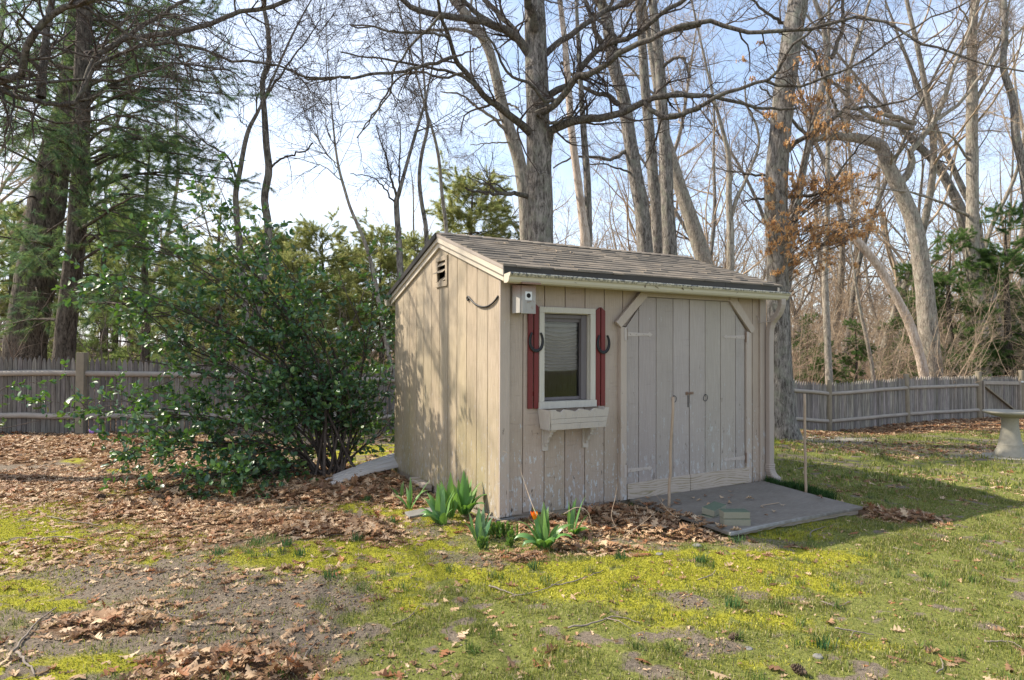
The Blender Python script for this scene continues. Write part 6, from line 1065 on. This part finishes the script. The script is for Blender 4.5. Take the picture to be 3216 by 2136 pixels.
# leading stems (px in the 2361 view, depth at the tip)
lead = [([(770, 1080), (790, 900), (740, 740), (650, 600), (610, 530)], 7.1), ([(765, 1080), (740, 860), (620, 680), (520, 540), (480, 470)], 6.7), ([(775, 1080), (830, 880), (860, 700), (850, 580)], 7.8), ([(765, 1080), (700, 850), (560, 690), (430, 600), (350, 560)], 6.5), ([(770, 1080), (800, 900), (880, 760), (905, 620)], 7.6), ([(760, 1080), (740, 880), (640, 690), (520, 570), (440, 500), (400, 495)], 6.6), ([(760, 1080), (700, 900), (560, 790), (430, 720), (330, 680), (240, 640), (195, 630)], 6.3), ([(760, 1085), (660, 960), (520, 880), (380, 840), (300, 830)], 6.1), ([(750, 1090), (620, 1000), (440, 960), (330, 950), (255, 935)], 5.9),
        ([(750, 1090), (620, 1030), (470, 1020), (350, 1020), (300, 1050)], 5.9), ([(740, 1095), (620, 1070), (500, 1080), (430, 1100), (400, 1120)], 5.8), ([(745, 1095), (640, 1090), (540, 1120), (480, 1150)], 5.7), ([(775, 1080), (820, 900), (840, 780), (800, 680), (780, 620)], 7.4), ([(775, 1080), (860, 960), (900, 880), (915, 760)], 8.2), ([(775, 1080), (870, 1000), (905, 960)], 8.1), ([(770, 1080), (760, 850), (700, 740), (660, 650)], 7.2),
        ([(765, 1080), (720, 940), (640, 820), (560, 760), (470, 700)], 6.9), ([(765, 1080), (700, 1000), (600, 930), (520, 920)], 6.4), ([(765, 1080), (740, 960), (700, 860), (650, 800)], 6.9), ([(780, 1080), (830, 980), (870, 900), (880, 820)], 7.7), ([(765, 1080), (690, 900), (610, 760), (580, 680), (540, 620)], 7.0), ([(765, 1080), (700, 960), (560, 860), (430, 790), (370, 770)], 6.6), ([(770, 1080), (740, 1000), (700, 960), (640, 950)], 6.6), ([(760, 1080), (690, 1050), (600, 1020), (540, 1010)], 6.2), ([(770, 1080), (790, 1000), (770, 900), (750, 800)], 6.9), ([(760, 1080), (740, 1040), (700, 1030), (650, 1050)], 6.5), ([(770, 1080), (800, 800), (830, 700), (850, 640)], 8.0),
        ([(765, 1085), (660, 1010), (600, 960), (560, 900)], 6.3), ([(765, 1085), (690, 1040), (620, 1040), (560, 1060)], 6.0), ([(770, 1085), (720, 1010), (680, 930), (650, 880)], 6.5), ([(775, 1085), (800, 1030), (810, 960), (800, 890)], 6.8), ([(765, 1090), (700, 1060), (640, 1080), (600, 1110)], 5.9), ([(775, 1085), (850, 1020), (880, 1000), (895, 950)], 7.6), ([(760, 1090), (560, 870), (430, 800), (360, 740), (300, 690)], 6.5), ([(760, 1090), (600, 900), (480, 840), (390, 880), (330, 900)], 6.0)]
LM = []
for pts, dt_ in lead:
    sx0, sy0 = pts[0]; P0 = hb+np.r_[rng.normal(0, .10, 2), 0]; q = []
    for i, (x, y) in enumerate(pts[1:], 1): q.append(at(x*K, y*K, 7.3+(dt_-7.3)*i/(len(pts)-1)))
    P = smooth_path([P0-(0, 0, .05)]+q, 17); P[:, 2] = np.maximum(P[:, 2], P0[2]+.02+.12*np.linspace(0, 1, 17)); LM.append((P, np.linspace(.017, .004, 17)*rng.uniform(.7, 1.1)))
for i_ in (0, 1, 3, 5, 5, 6, 6, 33, 16, 21, 8, 9, 9, 10, 10, 11, 11, 8): q_ = LM[i_][0].copy(); q_[5:] += rng.normal(0, .10, 3)[None]*np.linspace(0, 1.6, 12)[:, None]; LM.append((q_, LM[i_][1]*.8))
P = np.stack([l[0] for l in LM]); R = np.stack([l[1] for l in LM]); pl = np.linalg.norm(np.diff(P, axis=1), axis=2).sum(1)
p, d, L, r = spawn(P, R, 600, rng, .95, .25, .58, .55, .17, 1.0, flat=.25, rmin=.003, fall=.45); B, BR = grow(p, d, L, r, 6, .14, (0, 0, .0), rng, .4); p, d, L, r = spawn(B, BR, 2000, rng, .8, .25, .24, .6, .15, 1., flat=.4, rmin=.002); S, SR = grow(p, d, L, r, 4, .14, (0, 0, .0), rng, .5)
for A_ in (P, B, S): A_[..., 2] = np.maximum(A_[..., 2], .03)
wood('stems', [(P, R, 7), (B, BR, 4), (S, SR, 3)], MT['twig_dark'], ho)
t = NT('holly_leaf', .42, .6); t.color(t.attr()); tl = t.new('ShaderNodeBsdfTranslucent'); tl.inputs[0].default_value = (.16, .34, .03, 1); ms = t.new('ShaderNodeMixShader'); ms.inputs[0].default_value = .17; t.l.new(t.b.outputs[0], ms.inputs[1]); t.l.new(tl.outputs[0], ms.inputs[2]); t.l.new(ms.outputs[0], t.n['Material Output'].inputs[0]); MT['holly_leaf'] = t.m
def leafset(name, pos, d, size, mat, cols, parent, rng, up=.55, droop=.2):
    n = len(pos); s5 = np.array([0, .2, .5, .8, 1.0]); ww = np.array([.04, .20, .27, .20, .0]); V0 = []
    for s, w_ in zip(s5, ww): V0 += [(s, w_*(1.0 if 0 < s < 1 else 1), .10*w_*2-.25*(s-.4)**2), (s, 0, -.25*(s-.4)**2), (s, -w_, .10*w_*2-.25*(s-.4)**2)]
    V0 = np.array(V0); F0 = np.array([q for i in range(4) for q in ((3*i, 3*i+1, 3*i+4, 3*i+3), (3*i+1, 3*i+2, 3*i+5, 3*i+4))])
    t_ = nrmz(d); upv = nrmz(np.array((0, 0, 1.))[None]*up+rng.normal(0, .45, (n, 3))); s_ = nrmz(np.cross(upv, t_)); u_ = np.cross(t_, s_); X = V0[None, :, 0:1]*t_[:, None]+V0[None, :, 1:2]*s_[:, None]+V0[None, :, 2:3]*u_[:, None]
    V = pos[:, None]+X*size[:, None, None]; F_ = (F0[None]+(np.arange(n)*len(V0))[:, None, None]).reshape(-1, 4); c = np.array(cols)[rng.integers(0, len(cols), n)]*rng.uniform(.75, 1.25, n)[:, None]
    return raw(name, V.reshape(-1, 3), [F_], mat, parent, True, np.repeat(c, len(V0), 0))
HC = [(.042, .105, .048), (.055, .13, .05), (.034, .085, .045), (.08, .17, .048), (.05, .11, .062), (.12, .19, .05)]
P_, D_, _, _ = spawn(S, SR, 16000, rng, .95, .25, .1, 1, .05, 1.0, flat=.3); P2, D2, _, _ = spawn(B, BR, 2600, rng, .95, .25, .1, 1, .4, 1.0, flat=.3); P_ = np.vstack([P_, P2]); D_ = np.vstack([D_, D2]); P_[:, 2] = np.maximum(P_[:, 2], .02)
kp = off_shed(P_[:, :2], .03); P_, D_ = P_[kp], D_[kp]; leafset('foliage', P_, D_, rng.uniform(.030, .082, len(P_)), MT['holly_leaf'], HC, ho, rng)
# low holly sprigs coming in from the left
def sprig(name, label, pts, dep, nl, seed, cols=HC):
    rng = np.random.default_rng(seed); P = smooth_path([at(x*K, y*K, dep) for x, y in pts], 12); o = thing(name, label, 'sprig', P[0]); R = np.linspace(.006, .002, 12); p, d, L, r = spawn(P[None], R[None], 8, rng, .8, .2, .25, .6, .2, 1., rmin=.0015); B, BR = grow(p, d, L, r, 4, .12, (0, 0, 0), rng, .5)
    V, F_ = tubes([(P[None], R[None], 5), (B, BR, 3)]); raw('stem', V, [F_], MT['twig_dark'], o, True); p, d, _, _ = spawn(B, BR, nl, rng, .9, .2, .1, 1, .1, 1.); leafset('foliage', p, d, rng.uniform(.04, .07, len(p)), MT['holly_leaf'], cols, o, rng); return o
sprig('holly_sprig', 'thin holly sprig before the fence at the left edge', [(-60, 960), (-20, 920), (20, 890), (90, 880)], 6.2, 36, 5); sprig('holly_sprig', 'yellowish sprig hanging low before the fence near its square post', [(-80, 1000), (20, 985), (110, 965), (170, 955)], 7, 26, 6, [(.16, .16, .03), (.08, .12, .04)])

# ================================================================== tulips and other small plants
t = NT('tulip_leaf', .38, .45); c = t.attr(); t.color(c); tl = t.new('ShaderNodeBsdfTranslucent'); tl.inputs[0].default_value = (.22, .42, .05, 1); ms = t.new('ShaderNodeMixShader'); ms.inputs[0].default_value = .25; t.l.new(t.b.outputs[0], ms.inputs[1]); t.l.new(tl.outputs[0], ms.inputs[2]); t.l.new(ms.outputs[0], t.n['Material Output'].inputs[0]); MT['tulip_leaf'] = t.m
def tulip(dx, dy, leaves, label, seed, name='tulip_plant', cat='plant', s=1.06, yoff=(0, 0), col=(.115, .235, .060), group=None):
    """leaves: (azimuth deg in the view plane from straight right, length, width, lean from vertical, curl)"""
    g = G(dx*K, dy*K); g = np.array((g[0]+yoff[0], g[1]+yoff[1], 0)); g[2] = float(GR(g[0], g[1])); o = thing(name, label, cat, g, group); r = np.random.default_rng(seed); V, F_, Cc = [], [], []; b0 = 0
    for az, L, w, lean, curl in leaves:
        a = math.radians(az); hd = np.array((BX[0]*math.cos(a)+AX[0]*math.sin(a), BX[1]*math.cos(a)+AX[1]*math.sin(a), 0)); sd = np.array((-hd[1], hd[0], 0)); n = 11; p = g+hd*.012*s+np.r_[r.normal(0, .008, 2), 0]; lean *= 1.15; curl = curl*1.3+r.uniform(0, .35); th = lean*.35; P = []
        sd0 = nrmz(sd*math.cos(r.normal(0, .3))+hd*math.sin(r.normal(0, .3)))
        tw_ = r.normal(0, .5)
        for i in range(n):
            u = i/(n-1); P.append(p.copy()); th += (lean*.65/(n-1))+curl/(n-1)*(u**1.5)*2; p = p+(hd*math.sin(th)+np.array((0, 0, math.cos(th))))*L*s/(n-1)
        P = np.array(P); P[:, 2] = np.maximum(P[:, 2], g[2]+.006); T_ = nrmz(np.gradient(P, axis=0)); ww = 1.15*w*s*np.array([.30, .52, .76, .93, 1, .98, .88, .72, .50, .26, .02])/2
        c = np.array(col)*r.uniform(.8, 1.25)*np.array((r.uniform(.85, 1.25), 1, r.uniform(.8, 1.3)))
        for i in range(n):
            sd1 = nrmz(sd0*math.cos(tw_*i/n)+np.cross(T_[i], sd0)*math.sin(tw_*i/n)); nn_ = np.cross(sd1, T_[i]); fold = .55*(1-i/(n-1))+.12; wv2 = .12*math.sin(i*1.3+seed+az)
            for u in (-1, -.5, 0, .5, 1): V.append(P[i]+sd1*u*ww[i]-nn_*abs(u)*ww[i]*(-fold)+nn_*wv2*ww[i]*u); Cc.append(c*(1+.12*(abs(u) > .9)))
        for i in range(n-1):
            for j in range(4): F_.append((b0+i*5+j, b0+i*5+j+1, b0+i*5+j+6, b0+i*5+j+5))
        b0 += n*5
    raw('leaves', np.array(V), [np.array(F_)], MT['tulip_leaf'], o, True, np.array(Cc)); return o, g
rl = np.random.default_rng(14)
def fan(n, L, w, lean=(.1, .9), curl=(0, .9)): return [(rl.uniform(0, 360), L*rl.uniform(.75, 1.15), w*rl.uniform(.8, 1.2), rl.uniform(*lean), rl.uniform(*curl)) for _ in range(n)]
tulip(945, 1172, [(170, .20, .03, .9, .9), (95, .26, .028, .05, .1), (30, .22, .03, .7, .7), (120, .18, .026, .3, .1), (250, .12, .03, .5, .6), (10, .28, .022, .8, -.5)], 'narrow leaved tulip clump nearest the wooden block by the gable wall', 1, group='tulips by the shed')
tulip(925, 1150, [(170, .16, .028, .7, .6), (60, .16, .022, .2, .1), (100, .14, .022, .1, .1)], 'small leaf tuft at the far left foot of the gable wall', 2)
tulip(1018, 1212, [(178, .24, .062, .95, 1.5), (172, .20, .055, 1.1, 1.2), (150, .26, .055, .5, .5), (120, .30, .06, .15, .2), (60, .28, .06, .15, .2), (200, .22, .055, .8, .6), (20, .25, .05, .3, .3), (290, .14, .055, .5, .6), (160, .27, .06, .6, .9), (110, .29, .06, .3, .4), (230, .2, .06, .9, 1.0), (45, .27, .055, .35, .4), (90, .30, .05, .05, .1), (330, .16, .05, .5, .5)], 'broad leaved tulip clump at the left of the gable clumps with a leaf flopping left', 3, group='tulips by the shed')
tulip(1048, 1196, fan(5, .27, .058, (.1, .45), (0, .3))+[(100, .34, .055, .02, .05), (140, .30, .05, .3, .3)], 'tall broad tulip leaves in the middle of the gable clumps', 4, group='tulips by the shed', yoff=(-.03, 0))
tulip(1080, 1186, [(95, .34, .070, .08, .05), (0, .26, .06, .7, .9), (30, .30, .06, .45, .5), (150, .30, .065, .45, .4), (340, .22, .06, .9, 1.0), (200, .24, .06, .7, .8), (60, .28, .062, .35, .1), (120, .28, .062, .3, .1), (15, .25, .05, .7, .8), (330, .20, .05, .8, .9), (280, .15, .05, .7, .5), (200, .25, .05, .5, .2), (80, .30, .05, .1, .2), (40, .22, .055, .5, .3)], 'tallest broad tulip clump close to the shed corner post', 5, group='tulips by the shed', yoff=(-.05, -.02))
tulip(1105, 1245, [(100, .22, .048, .10, .05), (70, .23, .045, .22, .05), (30, .20, .04, .45, .1), (150, .21, .042, .35, .1), (180, .16, .036, .6, .3), (10, .17, .034, .4, .1), (90, .20, .04, .02, .0), (270, .12, .035, .3, .1)], 'compact blue-green tulip without flower in front of the shed corner', 6, col=(.10, .20, .10), group='tulips by the shed')
o5, g5 = tulip(1256, 1262, [(95, .30, .058, .06, .05), (170, .26, .06, .6, .9), (0, .27, .055, .7, .9), (130, .28, .055, .3, .3), (250, .17, .06, .8, 1.0), (60, .27, .055, .2, .2), (120, .22, .045, .35, .2), (185, .24, .056, 1.0, 1.3), (205, .20, .05, 1.1, 1.5), (290, .20, .085, .75, 1.2), (330, .25, .06, .9, 1.1), (80, .26, .05, .1, .1), (150, .22, .045, .5, .3), (20, .2, .05, .6, .5)], 'tulip plant with a single orange flower in the leaf litter before the shed', 7, group='tulips by the shed')
fl_b = at(1232*K, 1196*K, float(np.dot(g5-EYE, FW))); b = MB(); b.tube(smooth_path([g5, g5*.5+fl_b*.5+np.array((-.01, 0, .0)), fl_b], 10), [.004]*10, 6); sc_ = leafmat('stem_green', .5, .1); MT['stem'] = plain('stem', (.09, .20, .05), .5, .1); b.build('stem', MT['stem'], o5, smooth=True)
t = NT('petal', .5, .3); zz = t.ramp(t.math('MULTIPLY', t.sep(2), 1), [(float(fl_b[2]-g5[2])+.012, 0), (float(fl_b[2]-g5[2])+.045, 1)]); t.color(t.mix(t.math('MULTIPLY', t.ramp(t.noise(60, 3, (1, 1, .3)), [(.4, 0), (.6, 1)]), 1), (.80, .13, .01), (.85, .33, .01))); MT['petal'] = t.m
V, F_ = [], []; b0 = 0
for k in range(6):
    a = k*math.pi/3+.2; rad_ = .011 if k % 2 else .013; hd = np.array((math.cos(a), math.sin(a), 0)); sd = np.array((-hd[1], hd[0], 0)); n = 7
    for i in range(n):
        u = i/(n-1); rr = rad_*(.45+1.15*math.sin(u*1.9))*(1+.35*u); c_ = fl_b+hd*rr+np.array((0, 0, -.004+.052*u)); ww = .014*math.sin(math.pi*min(.98, .18+u*.82))**.8
        for q in (-1, 0, 1): V.append(c_+sd*q*ww-hd*abs(q)*.004)
    for i in range(n-1):
        for j in range(2): F_.append((b0+i*3+j, b0+i*3+j+1, b0+i*3+j+4, b0+i*3+j+3))
    b0 += n*3
raw('flower', np.array(V), [np.array(F_)], MT['petal'], o5, True)
tulip(1316, 1236, [(60, .27, .030, .32, .25), (40, .30, .034, .45, .3), (100, .24, .026, .05, .05), (75, .25, .028, .2, .1), (25, .22, .032, .8, .1), (320, .22, .062, 1.1, 1.3), (300, .14, .04, .8, 1.0), (280, .10, .03, .5, 1.5)], 'slender leaved tulip without flower just right of the orange one', 8, group='tulips by the shed')
def sprouts(dx, dy, n, h, label, seed, spread, col=(.11, .19, .035)):
    g = G(dx*K, dy*K); g[2] = float(GR(g[0], g[1])); o = thing('sprouting_plant', label, 'plant', g); r = np.random.default_rng(seed); V, F_ = [], []; pp, dd, ss = [], [], []
    bt = MB()
    for i in range(n):
        q = g+np.r_[r.normal(0, spread, 2), 0]; q[2] = float(GR(q[0], q[1])); hh = h*r.uniform(.6, 1.2); tip = q+np.r_[r.normal(0, .012, 2), hh]; bt.tube([q, (q+tip)/2, tip], [.003, .0028, .002], 5)
        for k in range(14): u = .1+.9*k/13; a = k*2.4; pp.append(q+(tip-q)*u); dd.append((math.cos(a)*.5*(1.25-u), math.sin(a)*.5*(1.25-u), .75)); ss.append(r.uniform(.022, .036))
    bt.build('stems', MT['stem'], o, smooth=True); leafset('leaves', np.array(pp), np.array(dd), np.array(ss), MT['tulip_leaf'], [col, (.14, .21, .05), (.10, .15, .035)], o, r)
sprouts(1152, 1238, 26, .085, 'low cluster of fresh yellow-green sprouts before the shed corner', 3, .042); sprouts(1112, 1262, 9, .06, 'few short green sprouts under the compact tulip', 4, .022); sprouts(1172, 1258, 5, .045, 'tiny sprouts at the right of the sprout cluster', 6, .014)
# crocus by the fence, dry stems before the shed
g = G(214*K, 1006*K); cr = thing('crocus', 'small purple crocus in dead leaves at the foot of the left fence', 'flower', g); b = MB()
for k in range(9): a = k*2.4; q = g+np.array((math.cos(a)*.03*(k % 3), math.sin(a)*.03*(k % 3), .0)); b.lathe([(.003, 0), (.003, .05), (.014, .065), (.022, .10), (.012, .105)], q, 8)
plain('purple', (.32, .20, .62), .6, .15); b.build('flowers', MT['purple'], cr, smooth=True)
def stem(pts, r0, label, deps):
    P = smooth_path([at(x*K, y*K, d_) for (x, y), d_ in zip(pts, deps)], 14); b = MB(); b.tube(P, np.linspace(r0, r0*.5, 14), 5); tag(b.build('dry_stem', MT['twig_tan'], None, smooth=True, loc=tuple(P[0])), label, 'stem', 'dry stems before the shed')
stem([(1238, 1190), (1222, 1150), (1205, 1100), (1190, 1055), (1160, 1040)], .002, 'tall thin dry stem leaning against the front wall left of the flower box', [4.2, 4.4, 4.6, 4.62, 4.6]); stem([(1425, 1225), (1410, 1190), (1418, 1150), (1425, 1110)], .0022, 'short dry stalk in the leaf pile under the flower box', [4.75, 4.8, 4.85, 4.9]); stem([(1300, 1185), (1330, 1170), (1355, 1180), (1365, 1215)], .0035, 'pale arching dry stem right of the tulips', [4.25, 4.3, 4.3, 4.3]); stem([(1553, 1190), (1530, 1165), (1505, 1130)], .002, 'thin dry stalk by the stake in the leaf pile', [4.9, 5, 5.1]); stem([(1440, 1235), (1490, 1200), (1512, 1178)], .0025, 'straw coloured stalk lying across the leaf pile', [4.6, 4.75, 4.9])
# dead twigs lying on the roof and a small bird on it
b = MB(); rr = np.random.default_rng(4)
for i in range(9):
    y = .75+rr.normal(0, .07); x = .9+rr.normal(0, .22); q = np.array((x, y, roofz(y)+.018)); e_ = q+np.array((rr.normal(0, .16), rr.normal(0, .05), 0)); e_[2] = roofz(e_[1])+.022; b.tube([q, (q+e_)/2+np.array((0, 0, .006)), e_], [.0035, .003, .002], 5)
tag(b.build('roof_twigs', MT['twig_tan'], None, loc=(.9, .75, 2.3)), 'few dead twigs caught on the shingles near the ridge', 'twigs'); C.view_layers[0].update()
